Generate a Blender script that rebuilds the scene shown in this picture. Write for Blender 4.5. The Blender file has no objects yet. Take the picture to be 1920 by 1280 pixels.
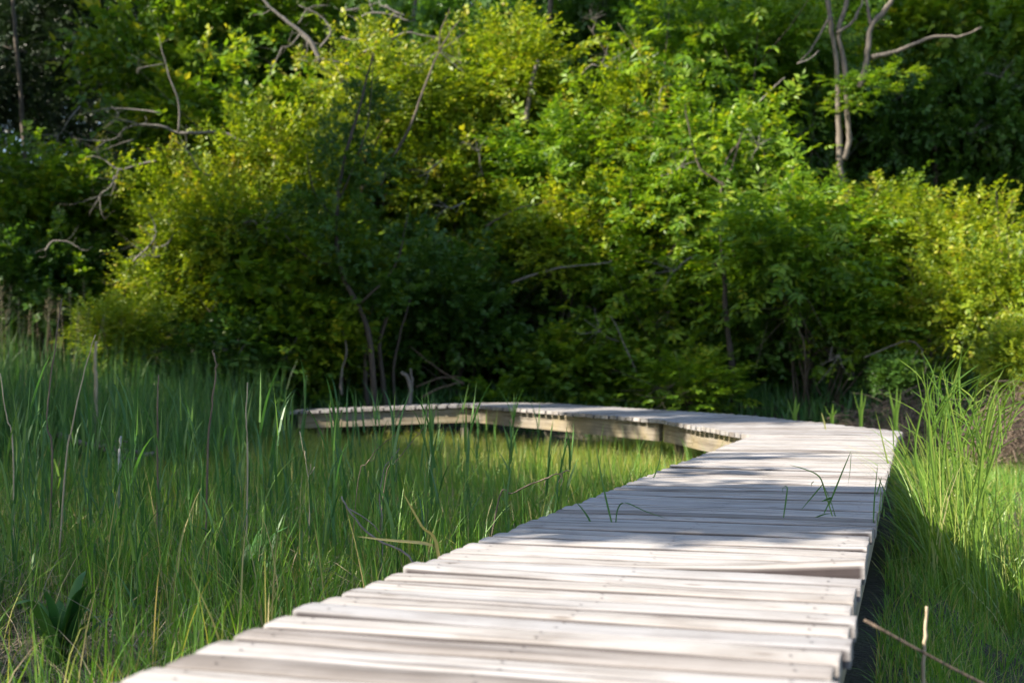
import bpy, math
import numpy as np

C = bpy.context.scene.collection
rng = np.random.default_rng(11)
PI = math.pi
R = math.radians

# ------------------------------------------------------------------ camera
F, CZ = 2400.0, 0.5                       # focal length in photo pixels, eye height above the deck (deck top = 0)
PITCH = math.atan(60 / F)
cam_d = bpy.data.cameras.new('camera')
cam = bpy.data.objects.new('camera', cam_d)
C.objects.link(cam)
cam.location = (0, 0, CZ)
cam.rotation_euler = (PI / 2 + PITCH, 0, 0)
cam_d.sensor_width = 36
cam_d.lens = F / 1920 * 36
cam_d.clip_start, cam_d.clip_end = 0.05, 2000
cam_d.dof.use_dof = True
cam_d.dof.focus_distance = 5.0
cam_d.dof.aperture_fstop = 3.2
bpy.context.scene.camera = cam

# ------------------------------------------------------------------ light
SUN_EL, SUN_AZ = R(36), R(246)            # azimuth: clockwise from +y (the view direction)
to_sun = np.array([math.sin(SUN_AZ) * math.cos(SUN_EL), math.cos(SUN_AZ) * math.cos(SUN_EL), math.sin(SUN_EL)])
w = bpy.data.worlds.new('World')
bpy.context.scene.world = w
w.use_nodes = True
wn = w.node_tree.nodes
sky = wn.new('ShaderNodeTexSky')
sky.sky_type = 'NISHITA'
sky.sun_disc = False
sky.sun_elevation = SUN_EL
sky.sun_rotation = SUN_AZ
bg = wn['Background']
w.node_tree.links.new(sky.outputs[0], bg.inputs[0])
bg.inputs[1].default_value = 0.10
sl = bpy.data.lights.new('sun', 'SUN')
sl.energy = 5.0
sl.angle = R(0.55)
sl.color = (1.0, 0.91, 0.77)
so = bpy.data.objects.new('sun', sl)
C.objects.link(so)
from mathutils import Vector
so.rotation_euler = Vector((-to_sun[0], -to_sun[1], -to_sun[2])).to_track_quat('-Z', 'Y').to_euler()
so.location = (-20, -10, 20)
sc = bpy.context.scene
sc.view_settings.view_transform = 'Standard'
sc.view_settings.look = 'None'
sc.view_settings.gamma = 1
sc.view_settings.exposure = 1.5
sc.cycles.max_bounces = 6
sc.cycles.diffuse_bounces = 3
sc.cycles.glossy_bounces = 2
sc.cycles.transmission_bounces = 4
sc.cycles.caustics_reflective = False
sc.cycles.caustics_refractive = False


def P(x, y, D):
    """photo pixel at distance D in front of the camera -> world point"""
    u, v = (x - 960) / F, (640 - y) / F
    d = np.array([u, math.cos(PITCH) - v * math.sin(PITCH), math.sin(PITCH) + v * math.cos(PITCH)])
    return d * (D / d[1]) + np.array([0, 0, CZ])


# ------------------------------------------------------------------ helpers
def sstep(a, b, x):
    t = np.clip((x - a) / (b - a), 0, 1)
    return t * t * (3 - 2 * t)


def ground_z(x, y):
    x = np.asarray(x, float); y = np.asarray(y, float)
    z = -0.50 + 0.55 * sstep(17.6, 20.5, y + 0.12 * np.abs(x - 1)) + 1.2 * sstep(21, 40, y)
    z = z + 0.30 * sstep(-2.2, -4.0, x) * sstep(15.0, 17.2, y) * (1 - sstep(18, 20, y))
    z = z + 0.35 * sstep(-6, -14, x) + 0.25 * sstep(4.3, 7.0, x) * sstep(11, 16, y)
    z = z - 0.26 * sstep(-.35, .1, x - (.25 + .335 * y)) * (1 - sstep(7.0, 10.0, y))
    z = z + 0.025 * np.sin(x * 2.1 + 1.3) * np.sin(y * 1.7) + 0.02 * np.sin(x * 4.7 + y * 3.1)
    return z


class MB:
    """collects vertices and faces of ONE mesh"""
    def __init__(self):
        self.V = []; self.F = []; self.A = []; self.E = []; self.n = 0

    def add(self, V, F, a=0.5):
        V = np.asarray(V, float).reshape(-1, 3)
        self.V.append(V)
        for f in (F if isinstance(F, list) else [F]):
            self.F.append(np.asarray(f, int) + self.n)
        self.A.append(np.broadcast_to(np.asarray(a, float), (len(V),)))
        self.n += len(V)

    def mesh(self, name, mat, smooth=False, uv=None):
        V = np.concatenate(self.V); A = np.concatenate(self.A)
        me = bpy.data.meshes.new(name)
        me.vertices.add(len(V)); me.vertices.foreach_set('co', V.ravel())
        idx = np.concatenate([f.ravel() for f in self.F])
        tot = np.concatenate([np.full(len(f), f.shape[1]) for f in self.F])
        st = np.concatenate([[0], np.cumsum(tot)[:-1]])
        me.loops.add(len(idx)); me.loops.foreach_set('vertex_index', idx.astype(np.int32))
        me.polygons.add(len(tot)); me.polygons.foreach_set('loop_start', st.astype(np.int32))
        me.polygons.foreach_set('use_smooth', np.full(len(tot), smooth))
        at = me.attributes.new('rnd', 'FLOAT', 'POINT'); at.data.foreach_set('value', A.astype(np.float32))
        if self.E:
            at = me.attributes.new('edge', 'FLOAT', 'POINT'); at.data.foreach_set('value', np.concatenate(self.E).astype(np.float32))
        if uv is not None:
            l = me.uv_layers.new(name='UVMap')
            l.data.foreach_set('uv', uv[idx].astype(np.float32).ravel())
        me.update(calc_edges=True)
        me.materials.append(mat)
        return me

    def build(self, name, mat, parent=None, smooth=False, uv=None):
        o = bpy.data.objects.new(name, self.mesh(name, mat, smooth, uv))
        C.objects.link(o)
        if parent is not None:
            o.parent = parent
        return o


def tag(o, label=None, cat=None, group=None, kind=None):
    if label: o['label'] = label
    if cat: o['category'] = cat
    if group: o['group'] = group
    if kind: o['kind'] = kind
    return o


def empty(name, loc, label, cat, group=None):
    o = bpy.data.objects.new(name, None)
    C.objects.link(o)
    o.location = tuple(loc); o.empty_display_size = 0.2
    return tag(o, label, cat, group)


def smooth_path(pts, n=4):
    """Catmull-Rom through pts"""
    p = np.asarray(pts, float)
    if len(p) < 3:
        t = np.linspace(0, 1, n + 1)[:, None]
        return p[0] * (1 - t) + p[-1] * t
    q = np.vstack([2 * p[0] - p[1], p, 2 * p[-1] - p[-2]])
    out = []
    for i in range(1, len(q) - 2):
        for t in np.linspace(0, 1, n, endpoint=False):
            out.append(0.5 * ((2 * q[i]) + (-q[i - 1] + q[i + 1]) * t + (2 * q[i - 1] - 5 * q[i] + 4 * q[i + 1] - q[i + 2]) * t ** 2
                              + (-q[i - 1] + 3 * q[i] - 3 * q[i + 1] + q[i + 2]) * t ** 3))
    out.append(q[-2])
    return np.array(out)


def tube(mb, pts, r0, r1, sides=6, n=4, wob=0.0, a=0.5, cap=True):
    p = smooth_path(pts, n)
    m = len(p)
    if wob:
        p = p + rng.normal(0, wob, p.shape) * np.linspace(0.3, 1, m)[:, None]
    rad = r0 + (r1 - r0) * np.linspace(0, 1, m)
    if wob:
        rad = rad * (1 + rng.normal(0, 0.08, m))
    T = np.gradient(p, axis=0); T /= np.linalg.norm(T, axis=1)[:, None] + 1e-9
    ref = np.array([0.31, 0.87, 0.38])
    U = np.cross(T, ref); U /= np.linalg.norm(U, axis=1)[:, None] + 1e-9
    W = np.cross(T, U)
    th = np.arange(sides) / sides * 2 * PI
    V = p[:, None, :] + rad[:, None, None] * (np.cos(th)[None, :, None] * U[:, None, :] + np.sin(th)[None, :, None] * W[:, None, :])
    i, j = np.meshgrid(np.arange(m - 1), np.arange(sides), indexing='ij')
    k = (j + 1) % sides
    Fq = np.stack([i * sides + j, i * sides + k, (i + 1) * sides + k, (i + 1) * sides + j], -1).reshape(-1, 4)
    fl = [Fq]
    if cap:
        fl.append(np.array([np.arange(sides)[::-1]])); fl.append(np.array([np.arange(sides) + (m - 1) * sides]))
    mb.add(V.reshape(-1, 3), fl, a)


def blades(mb, base, h, wd, yaw, lean, ldir, segs=4, droop=0.0, face=None, taper=1.6, a=None, belly=0.0):
    """grass blades: flat strips rising from base, leaning and curling over"""
    N = len(base)
    t = np.linspace(0, 1, segs + 1)[None, :]
    h, wd, yaw, lean, ldir = [np.broadcast_to(np.asarray(q, float), (N,))[:, None] for q in (h, wd, yaw, lean, ldir)]
    droop = np.broadcast_to(np.asarray(droop, float), (N,))[:, None]
    out = lean * h * (0.35 * t + 0.65 * t ** 2)
    up = h * t * (1 - 0.28 * np.minimum(lean, 1.2) * t) - droop * h * np.maximum(t - 0.5, 0) ** 2 * 2
    cx = base[:, 0:1] + np.cos(ldir) * out
    cy = base[:, 1:2] + np.sin(ldir) * out
    cz = base[:, 2:3] + up
    ww = 0.5 * wd * (1 - t ** taper) * (1 + belly * np.sin(PI * np.minimum(t * 1.3, 1)))
    wx, wy = np.cos(yaw) * ww, np.sin(yaw) * ww
    Lf = np.stack([cx - wx, cy - wy, cz], -1)
    Rt = np.stack([cx + wx, cy + wy, cz + 0.15 * ww], -1)
    V = np.stack([Lf, Rt], 2)                    # N, segs+1, 2, 3
    k = np.arange(segs)
    q = np.stack([2 * k, 2 * k + 1, 2 * k + 3, 2 * k + 2], -1)[None] + (np.arange(N) * 2 * (segs + 1))[:, None, None]
    if a is None:
        a = rng.random(N)
    mb.add(V.reshape(-1, 3), q.reshape(-1, 4), np.repeat(a, 2 * (segs + 1)))


# ------------------------------------------------------------------ materials
def newmat(name):
    m = bpy.data.materials.new(name)
    m.use_nodes = True
    nt = m.node_tree
    return m, nt.nodes, nt.links, nt.nodes['Principled BSDF']


def ramp(n, stops):
    r = n.new('ShaderNodeValToRGB')
    e = r.color_ramp.elements
    while len(e) < len(stops):
        e.new(0.5)
    for i, (p, c) in enumerate(stops):
        e[i].position = p; e[i].color = (*c, 1)
    return r


def leaf_mat(name, stops, transl=0.35, rough=0.45, tcol=(1.25, 1.2, 0.5), spec=0.5):
    m, n, l, b = newmat(name)
    at = n.new('ShaderNodeAttribute'); at.attribute_name = 'rnd'
    r = ramp(n, stops)
    l.new(at.outputs['Fac'], r.inputs[0])
    l.new(r.outputs[0], b.inputs['Base Color'])
    b.inputs['Roughness'].default_value = rough
    b.inputs['Specular IOR Level'].default_value = spec
    tr = n.new('ShaderNodeBsdfTranslucent')
    mul = n.new('ShaderNodeMix'); mul.data_type = 'RGBA'; mul.blend_type = 'MULTIPLY'; mul.inputs[0].default_value = 1
    l.new(r.outputs[0], mul.inputs[6]); mul.inputs[7].default_value = (*tcol, 1)
    l.new(mul.outputs[2], tr.inputs[0])
    mx = n.new('ShaderNodeMixShader'); mx.inputs[0].default_value = transl
    l.new(b.outputs[0], mx.inputs[1]); l.new(tr.outputs[0], mx.inputs[2])
    l.new(mx.outputs[0], n['Material Output'].inputs[0])
    return m


M = {}
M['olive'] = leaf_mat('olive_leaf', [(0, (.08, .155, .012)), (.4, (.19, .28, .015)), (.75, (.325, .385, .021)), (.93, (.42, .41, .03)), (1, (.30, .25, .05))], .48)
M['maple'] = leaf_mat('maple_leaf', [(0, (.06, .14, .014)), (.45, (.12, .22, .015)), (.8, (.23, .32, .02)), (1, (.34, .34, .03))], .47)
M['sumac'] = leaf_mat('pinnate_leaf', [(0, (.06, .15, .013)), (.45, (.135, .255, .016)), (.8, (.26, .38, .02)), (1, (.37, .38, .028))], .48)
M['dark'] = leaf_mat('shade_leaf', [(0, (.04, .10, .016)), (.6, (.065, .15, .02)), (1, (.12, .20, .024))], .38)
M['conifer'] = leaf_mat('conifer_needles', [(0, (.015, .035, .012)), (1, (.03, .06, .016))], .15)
M['grass'] = leaf_mat('marsh_grass_blade', [(0, (.075, .185, .026)), (.5, (.125, .27, .032)), (.80, (.20, .34, .038)), (.91, (.34, .32, .09)), (1, (.45, .36, .18))], .38)
M['reed'] = leaf_mat('reed_blade', [(0, (.045, .125, .032)), (.6, (.075, .18, .04)), (1, (.15, .25, .045))], .36, tcol=(1.1, 1.2, .6))
M['meadow'] = leaf_mat('meadow_grass_blade', [(0, (.12, .21, .025)), (.4, (.22, .29, .035)), (.75, (.33, .35, .06)), (1, (.48, .42, .17))], .38)
M['yellow'] = leaf_mat('dead_yellow_reed', [(0, (.50, .40, .15)), (1, (.60, .50, .22))], .3)
M['dock'] = leaf_mat('dock_leaf', [(0, (.035, .12, .03)), (1, (.07, .17, .03))], .33)
M['tuft'] = leaf_mat('tuft_blade', [(0, (.085, .18, .025)), (.5, (.16, .28, .035)), (.85, (.27, .35, .06)), (1, (.44, .40, .18))], .38)


def bark(name, c0, c1, scale=30, stretch=0.15):
    m, n, l, b = newmat(name)
    tc = n.new('ShaderNodeTexCoord'); mp = n.new('ShaderNodeMapping')
    mp.inputs['Scale'].default_value = (1, 1, stretch)
    l.new(tc.outputs['Object'], mp.inputs[0])
    no = n.new('ShaderNodeTexNoise'); no.inputs['Scale'].default_value = scale; no.inputs['Detail'].default_value = 6
    l.new(mp.outputs[0], no.inputs[0])
    r = ramp(n, [(.3, c0), (.7, c1)])
    l.new(no.outputs[0], r.inputs[0]); l.new(r.outputs[0], b.inputs['Base Color'])
    bp = n.new('ShaderNodeBump'); bp.inputs['Strength'].default_value = .6; bp.inputs['Distance'].default_value = .01
    l.new(no.outputs[0], bp.inputs['Height']); l.new(bp.outputs[0], b.inputs['Normal'])
    b.inputs['Roughness'].default_value = .85
    return m


M['bark'] = bark('grey_brown_bark', (.05, .039, .03), (.12, .096, .072))
M['palebark'] = bark('pale_bark', (.075, .062, .048), (.19, .16, .128))
M['darkbark'] = bark('dark_bark', (.03, .024, .02), (.075, .06, .048))
M['deadwood'] = bark('grey_deadwood', (.08, .071, .062), (.205, .186, .163), 40)
M['drystem'] = bark('dry_stem', (.26, .20, .125), (.48, .39, .27), 60)
M['twig'] = bark('brown_twig', (.075, .052, .037), (.19, .14, .10), 60)
M['straw'] = bark('straw', (.16, .125, .075), (.36, .29, .18), 20)
M['stake'] = bark('bleached_stake', (.28, .27, .26), (.42, .41, .40), 30)


def ground_mat():
    m, n, l, b = newmat('marsh_soil')
    tc = n.new('ShaderNodeTexCoord')
    no = n.new('ShaderNodeTexNoise'); no.inputs['Scale'].default_value = 1.3; no.inputs['Detail'].default_value = 9; no.inputs['Roughness'].default_value = .7
    l.new(tc.outputs['Object'], no.inputs[0])
    n2 = n.new('ShaderNodeTexNoise'); n2.inputs['Scale'].default_value = 45; n2.inputs['Detail'].default_value = 5
    l.new(tc.outputs['Object'], n2.inputs[0])
    r = ramp(n, [(.3, (.025, .022, .014)), (.5, (.05, .042, .024)), (.62, (.055, .065, .022)), (.8, (.11, .09, .05))])
    l.new(no.outputs[0], r.inputs[0])
    mx = n.new('ShaderNodeMix'); mx.data_type = 'RGBA'; mx.blend_type = 'OVERLAY'; mx.inputs[0].default_value = .6
    l.new(r.outputs[0], mx.inputs[6]); l.new(n2.outputs[0], mx.inputs[7])
    l.new(mx.outputs[2], b.inputs['Base Color'])
    bp = n.new('ShaderNodeBump'); bp.inputs['Strength'].default_value = .8; bp.inputs['Distance'].default_value = .04
    l.new(n2.outputs[0], bp.inputs['Height']); l.new(bp.outputs[0], b.inputs['Normal'])
    b.inputs['Roughness'].default_value = .95
    return m


def wood_mat(name, stops, tintamt=.55, algae=0.0, edge=False):
    """weathered boards: UV u runs along the board in metres, v across it; 'rnd' is one number per board"""
    m, n, l, b = newmat(name)
    uv = n.new('ShaderNodeUVMap'); at = n.new('ShaderNodeAttribute'); at.attribute_name = 'rnd'
    mp = n.new('ShaderNodeMapping'); mp.inputs['Scale'].default_value = (1.1, 70, 1)
    cb = n.new('ShaderNodeCombineXYZ')
    mu = n.new('ShaderNodeMath'); mu.operation = 'MULTIPLY'; mu.inputs[1].default_value = 37
    l.new(at.outputs['Fac'], mu.inputs[0]); l.new(mu.outputs[0], cb.inputs[2])
    ad = n.new('ShaderNodeVectorMath'); ad.operation = 'ADD'
    l.new(uv.outputs[0], ad.inputs[0]); l.new(cb.outputs[0], ad.inputs[1])
    # knots bend the grain
    kn = n.new('ShaderNodeTexNoise'); kn.inputs['Scale'].default_value = 1.6; kn.inputs['Detail'].default_value = 1
    l.new(ad.outputs[0], kn.inputs[0])
    km = n.new('ShaderNodeVectorMath'); km.operation = 'MULTIPLY'; km.inputs[1].default_value = (0, .035, 0)
    l.new(kn.outputs['Color'], km.inputs[0])
    a2 = n.new('ShaderNodeVectorMath'); a2.operation = 'ADD'
    l.new(ad.outputs[0], a2.inputs[0]); l.new(km.outputs[0], a2.inputs[1])
    l.new(a2.outputs[0], mp.inputs[0])
    g = n.new('ShaderNodeTexNoise'); g.inputs['Scale'].default_value = 1; g.inputs['Detail'].default_value = 7; g.inputs['Roughness'].default_value = .65
    l.new(mp.outputs[0], g.inputs[0])
    r = ramp(n, stops)
    l.new(g.outputs[0], r.inputs[0])
    # dark checks (thin cracks) along the grain
    mp2 = n.new('ShaderNodeMapping'); mp2.inputs['Scale'].default_value = (1.3, 30, 1)
    l.new(a2.outputs[0], mp2.inputs[0])
    ck = n.new('ShaderNodeTexNoise'); ck.inputs['Scale'].default_value = 1.0; ck.inputs['Detail'].default_value = 3
    l.new(mp2.outputs[0], ck.inputs[0])
    cr = ramp(n, [(.34, (.30, .26, .24)), (.43, (1, 1, 1))])
    l.new(ck.outputs[0], cr.inputs[0])
    m1 = n.new('ShaderNodeMix'); m1.data_type = 'RGBA'; m1.blend_type = 'MULTIPLY'; m1.inputs[0].default_value = .6
    l.new(r.outputs[0], m1.inputs[6]); l.new(cr.outputs[0], m1.inputs[7])
    # knots and stains
    mp3 = n.new('ShaderNodeMapping'); mp3.inputs['Scale'].default_value = (5.5, 16, 1)
    l.new(ad.outputs[0], mp3.inputs[0])
    vo = n.new('ShaderNodeTexVoronoi'); vo.inputs['Scale'].default_value = .75
    l.new(mp3.outputs[0], vo.inputs[0])
    vr = ramp(n, [(.045, (.33, .27, .22)), (.10, (.8, .76, .72)), (.16, (1, 1, 1))])
    l.new(vo.outputs['Distance'], vr.inputs[0])
    m2 = n.new('ShaderNodeMix'); m2.data_type = 'RGBA'; m2.blend_type = 'MULTIPLY'; m2.inputs[0].default_value = .8
    l.new(m1.outputs[2], m2.inputs[6]); l.new(vr.outputs[0], m2.inputs[7])
    st = n.new('ShaderNodeTexNoise'); st.inputs['Scale'].default_value = 4.5; st.inputs['Detail'].default_value = 6; st.inputs['Roughness'].default_value = .6
    l.new(ad.outputs[0], st.inputs[0])
    sr = ramp(n, [(.36, (.66, .62, .58)), (.56, (1, 1, 1))])
    l.new(st.outputs[0], sr.inputs[0])
    m3 = n.new('ShaderNodeMix'); m3.data_type = 'RGBA'; m3.blend_type = 'MULTIPLY'; m3.inputs[0].default_value = .6
    l.new(m2.outputs[2], m3.inputs[6]); l.new(sr.outputs[0], m3.inputs[7])
    # board-to-board tint
    tr = ramp(n, [(0, (.50, .46, .43)), (.12, (.72, .68, .65)), (.35, (.92, .89, .86)), (.7, (1, .985, .97)), (1, (.80, .81, .84))])
    l.new(at.outputs['Fac'], tr.inputs[0])
    m4 = n.new('ShaderNodeMix'); m4.data_type = 'RGBA'; m4.blend_type = 'MULTIPLY'; m4.inputs[0].default_value = tintamt
    l.new(m3.outputs[2], m4.inputs[6]); l.new(tr.outputs[0], m4.inputs[7])
    out = m4.outputs[2]
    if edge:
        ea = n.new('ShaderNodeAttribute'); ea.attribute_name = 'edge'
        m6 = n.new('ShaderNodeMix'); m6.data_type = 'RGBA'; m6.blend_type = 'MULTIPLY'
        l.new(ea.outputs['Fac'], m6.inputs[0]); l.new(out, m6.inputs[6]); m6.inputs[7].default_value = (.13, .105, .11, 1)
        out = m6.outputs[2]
    if algae:
        an = n.new('ShaderNodeTexNoise'); an.inputs['Scale'].default_value = 2.2; an.inputs['Detail'].default_value = 4
        l.new(ad.outputs[0], an.inputs[0])
        ar = ramp(n, [(.42, (0, 0, 0)), (.62, (1, 1, 1))])
        l.new(an.outputs[0], ar.inputs[0])
        m5 = n.new('ShaderNodeMix'); m5.data_type = 'RGBA'
        ms = n.new('ShaderNodeMath'); ms.operation = 'MULTIPLY'; ms.inputs[1].default_value = algae
        l.new(ar.outputs[0], ms.inputs[0]); l.new(ms.outputs[0], m5.inputs[0])
        l.new(out, m5.inputs[6]); m5.inputs[7].default_value = (.33, .25, .09, 1)
        out = m5.outputs[2]
    l.new(out, b.inputs['Base Color'])
    b.inputs['Roughness'].default_value = .72
    b.inputs['Specular IOR Level'].default_value = .35
    bp = n.new('ShaderNodeBump'); bp.inputs['Strength'].default_value = .55; bp.inputs['Distance'].default_value = .004
    l.new(g.outputs[0], bp.inputs['Height'])
    bp2 = n.new('ShaderNodeBump'); bp2.inputs['Strength'].default_value = .7; bp2.inputs['Distance'].default_value = .006
    l.new(cr.outputs[0], bp2.inputs['Height']); l.new(bp.outputs[0], bp2.inputs['Normal'])
    l.new(bp2.outputs[0], b.inputs['Normal'])
    return m


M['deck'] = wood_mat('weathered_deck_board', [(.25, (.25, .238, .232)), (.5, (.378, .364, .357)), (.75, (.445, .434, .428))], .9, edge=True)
M['beam'] = wood_mat('weathered_beam', [(.28, (.10, .085, .07)), (.5, (.21, .185, .15)), (.72, (.30, .275, .235))], .3, .3)

# ------------------------------------------------------------------ ground: one sheet out to the horizon
def axis(lo, hi, d, far):
    a = np.arange(lo, hi + 1e-6, d)
    ext = np.array([1.5, 4, 9, 18, 35, 70, 140, 300, 600]) * far
    return np.concatenate([lo - ext[::-1], a, hi + ext])


gx, gy = axis(-16, 16, .28, 1), axis(-8, 34, .28, 1)
X, Y = np.meshgrid(gx, gy)
g = MB()
nx, ny = len(gx), len(gy)
i, j = np.meshgrid(np.arange(ny - 1), np.arange(nx - 1), indexing='ij')
g.add(np.stack([X, Y, ground_z(X, Y)], -1).reshape(-1, 3),
      np.stack([i * nx + j, i * nx + j + 1, (i + 1) * nx + j + 1, (i + 1) * nx + j], -1).reshape(-1, 4))
tag(g.build('ground', ground_mat(), smooth=True), kind='structure')

# ------------------------------------------------------------------ boardwalk
# edges of the deck, from behind the camera to its far end (x, y, z of the board tops)
d1 = np.array([.325, 1.0]); d1 /= np.linalg.norm(d1)
n1 = np.array([d1[1], -d1[0]])
A0 = np.array([-.638 - 4.5 * .315, 2.07 - 4.5])
A1 = np.array([1.93, 10.35])
Wd = 1.125


def lerp3(a, b, t):
    return np.asarray(a, float) * (1 - t) + np.asarray(b, float) * t


sections = []        # each: list of (left point, right point) board boundaries
# first straight
Ls = A1 - A0; n_1 = int(round(np.linalg.norm(Ls) / .122))
nb = np.array([Ls[1], -Ls[0]]) / np.linalg.norm(Ls)
e0, e1 = A0 + nb * (Wd - .015), A1 + nb * Wd
s = [(np.array([*(A0 + Ls * k / n_1), 0.]), np.array([*(e0 + (e1 - e0) * k / n_1), 0.])) for k in range(n_1 + 1)]
sections.append(s)
# the bend and the second straight
cor = np.array([*A1, 0.0])
r_end = s[-1][1]
fan = [(lerp3(cor, cor, 0), r_end)]
s2 = []
L2 = [cor, np.array([1.50, 13.25, .03])]
R2 = [r_end, np.array([3.37, 11.0, 0.]), np.array([3.03, 12.35, .02]), np.array([2.52, 13.95, .05])]


def poly_at(pl, t):
    pl = np.asarray(pl); seg = np.linalg.norm(np.diff(pl, axis=0), axis=1); cum = np.concatenate([[0], np.cumsum(seg)]) / seg.sum()
    return np.array([np.interp(t, cum, pl[:, k]) for k in range(3)])


n2a = 21
s2 = [(poly_at(L2, k / n2a), poly_at(R2, (k / n2a) ** .93)) for k in range(n2a + 1)]
sections.append(s2)
L3 = [L2[-1], np.array([-.63, 17.0, .09])]
R3 = [R2[-1], np.array([.62, 17.75, .085])]
n2b = 29
s3 = [(poly_at(L3, k / n2b), poly_at(R3, k / n2b)) for k in range(n2b + 1)]
sections.append(s3)
# wedge and the last straight, running left
piv = L3[-1]
L4 = [piv, np.array([-.72, 17.0, .088]), np.array([-2.97, 17.0, 0.0])]
R4 = [R3[-1], np.array([-.05, 18.15, .088]), np.array([-.72, 18.15, .088]), np.array([-2.97, 18.13, 0.0])]
wedge = 7
s4 = [(poly_at(L4[:2], k / wedge), poly_at(R4[:3], k / wedge)) for k in range(wedge + 1)]
s4 += [(poly_at(L4[1:], k / 16), poly_at(R4[2:], k / 16)) for k in range(1, 17)]
sections.append(s4)

deck_polys = []
for sct in sections:
    deck_polys.append(np.array([q[0][:2] for q in sct] + [q[1][:2] for q in sct[::-1]]))


def in_poly(x, y, poly):
    ins = np.zeros(len(x), bool)
    k = len(poly) - 1
    for i in range(len(poly)):
        xi, yi = poly[i]; xk, yk = poly[k]
        c = ((yi > y) != (yk > y)) & (x < (xk - xi) * (y - yi) / (yk - yi + 1e-12) + xi)
        ins ^= c
        k = i
    return ins


def under_deck(x, y):
    u = np.zeros(len(x), bool)
    for pl in deck_polys:
        u |= in_poly(x, y, pl)
    return u


def plank(mb, uvs, l0, l1, r0, r1, zl, zr, lift=None, tint=.5, gap=.015, th=.040, nseg=14):
    """one board between two boundaries; worn round edges, slightly cupped, ends cut unevenly"""
    u = np.concatenate([[0, .012], np.linspace(0, 1, nseg - 1)[1:-1], [.988, 1]])
    a = l0 + (r0 - l0) * u[:, None]            # rear... near edge line
    b = l1 + (r1 - l1) * u[:, None]
    mid = (a + b) / 2
    ax = (r0 + r1 - l0 - l1) / 2; Lg = np.linalg.norm(ax); ax = ax / Lg
    half = (b - a) / 2
    hw = np.linalg.norm(half, axis=1)
    hd = half / (hw[:, None] + 1e-9)
    hw = np.maximum(hw - gap / 2, .004)
    # uneven ends
    el, er = rng.normal(0, .0045), rng.normal(0, .0045)
    ext = np.interp(u, [0, 1], [-el, er])
    mid = mid + ax * ext[:, None]
    wave = (rng.normal(0, .0022, nseg + 1))
    wave = np.convolve(np.pad(wave, 1, mode='edge'), [.25, .5, .25], 'valid')
    z = mid[:, 2] + np.interp(u, [0, 1], [zl, zr]) + rng.normal(0, .002) * np.sin(PI * u) + wave * .5
    if lift is not None:
        z = z + lift(u)
    cup = rng.uniform(.003, .0044)
    tilt = rng.normal(0, .0008)
    prof = [(-1, -.009), (-.972, -.0035), (-.93, -.001), (-.8, 0), (0, 0), (.8, 0), (.93, -.001), (.972, -.0035), (1, -.009), (1, -th), (0, -th), (-1, -th)]
    k = len(prof)
    UVn = []
    V = np.zeros((nseg + 1, k, 3)); UV = np.zeros((nseg + 1, k, 2))
    edge_n = np.convolve(np.pad(rng.normal(0, .0016, (nseg + 1)), 1, mode='edge'), [.25, .5, .25], 'valid')
    v0 = rng.uniform(0, 50)
    for q, (pu, pz) in enumerate(prof):
        off = pu * (hw + (edge_n if abs(pu) > .9 else 0))
        V[:, q, :2] = mid[:, :2] + hd[:, :2] * off[:, None]
        top = pz > -th + 1e-6
        V[:, q, 2] = z + pz - (cup * pu * pu if top else 0) + tilt * pu
        UV[:, q, 0] = u * Lg
        UV[:, q, 1] = v0 + pu * .07 + (pz * 1.0 if abs(pu) == 1 else 0)
    ii, jj = np.meshgrid(np.arange(nseg), np.arange(k), indexing='ij')
    kk = (jj + 1) % k
    Fq = np.stack([ii * k + jj, (ii + 1) * k + jj, (ii + 1) * k + kk, ii * k + kk], -1).reshape(-1, 4)
    mb.add(V.reshape(-1, 3), [Fq[:, ::-1], np.array([np.arange(k)[::-1]]), np.array([np.arange(k) + nseg * k])], tint)
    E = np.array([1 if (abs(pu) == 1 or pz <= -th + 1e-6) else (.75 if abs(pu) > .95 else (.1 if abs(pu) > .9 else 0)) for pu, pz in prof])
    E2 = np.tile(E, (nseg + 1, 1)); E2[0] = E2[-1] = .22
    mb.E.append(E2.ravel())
    # nail heads over the three stringers
    for un in (.065, .5, .935):
        for pu in (-.45, .45):
            c_ = np.array([np.interp(un, u, mid[:, q_]) for q_ in range(3)]); h_ = np.array([np.interp(un, u, hd[:, 0]), np.interp(un, u, hd[:, 1])])
            c_[:2] += h_ * pu * np.interp(un, u, hw) + ax[:2] * rng.normal(0, .008); c_[2] = np.interp(un, u, z) - cup * pu * pu + tilt * pu + .0012
            th_ = np.arange(6) * PI / 3
            mb.add(c_ + .0036 * np.stack([np.cos(th_), np.sin(th_), 0 * th_], -1), np.array([np.arange(6)]), tint)
            mb.E.append(np.full(6, .9)); UVn.append(np.tile([un, v0], (6, 1)))
    uvs.append(np.concatenate([UV.reshape(-1, 2)] + UVn))


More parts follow.
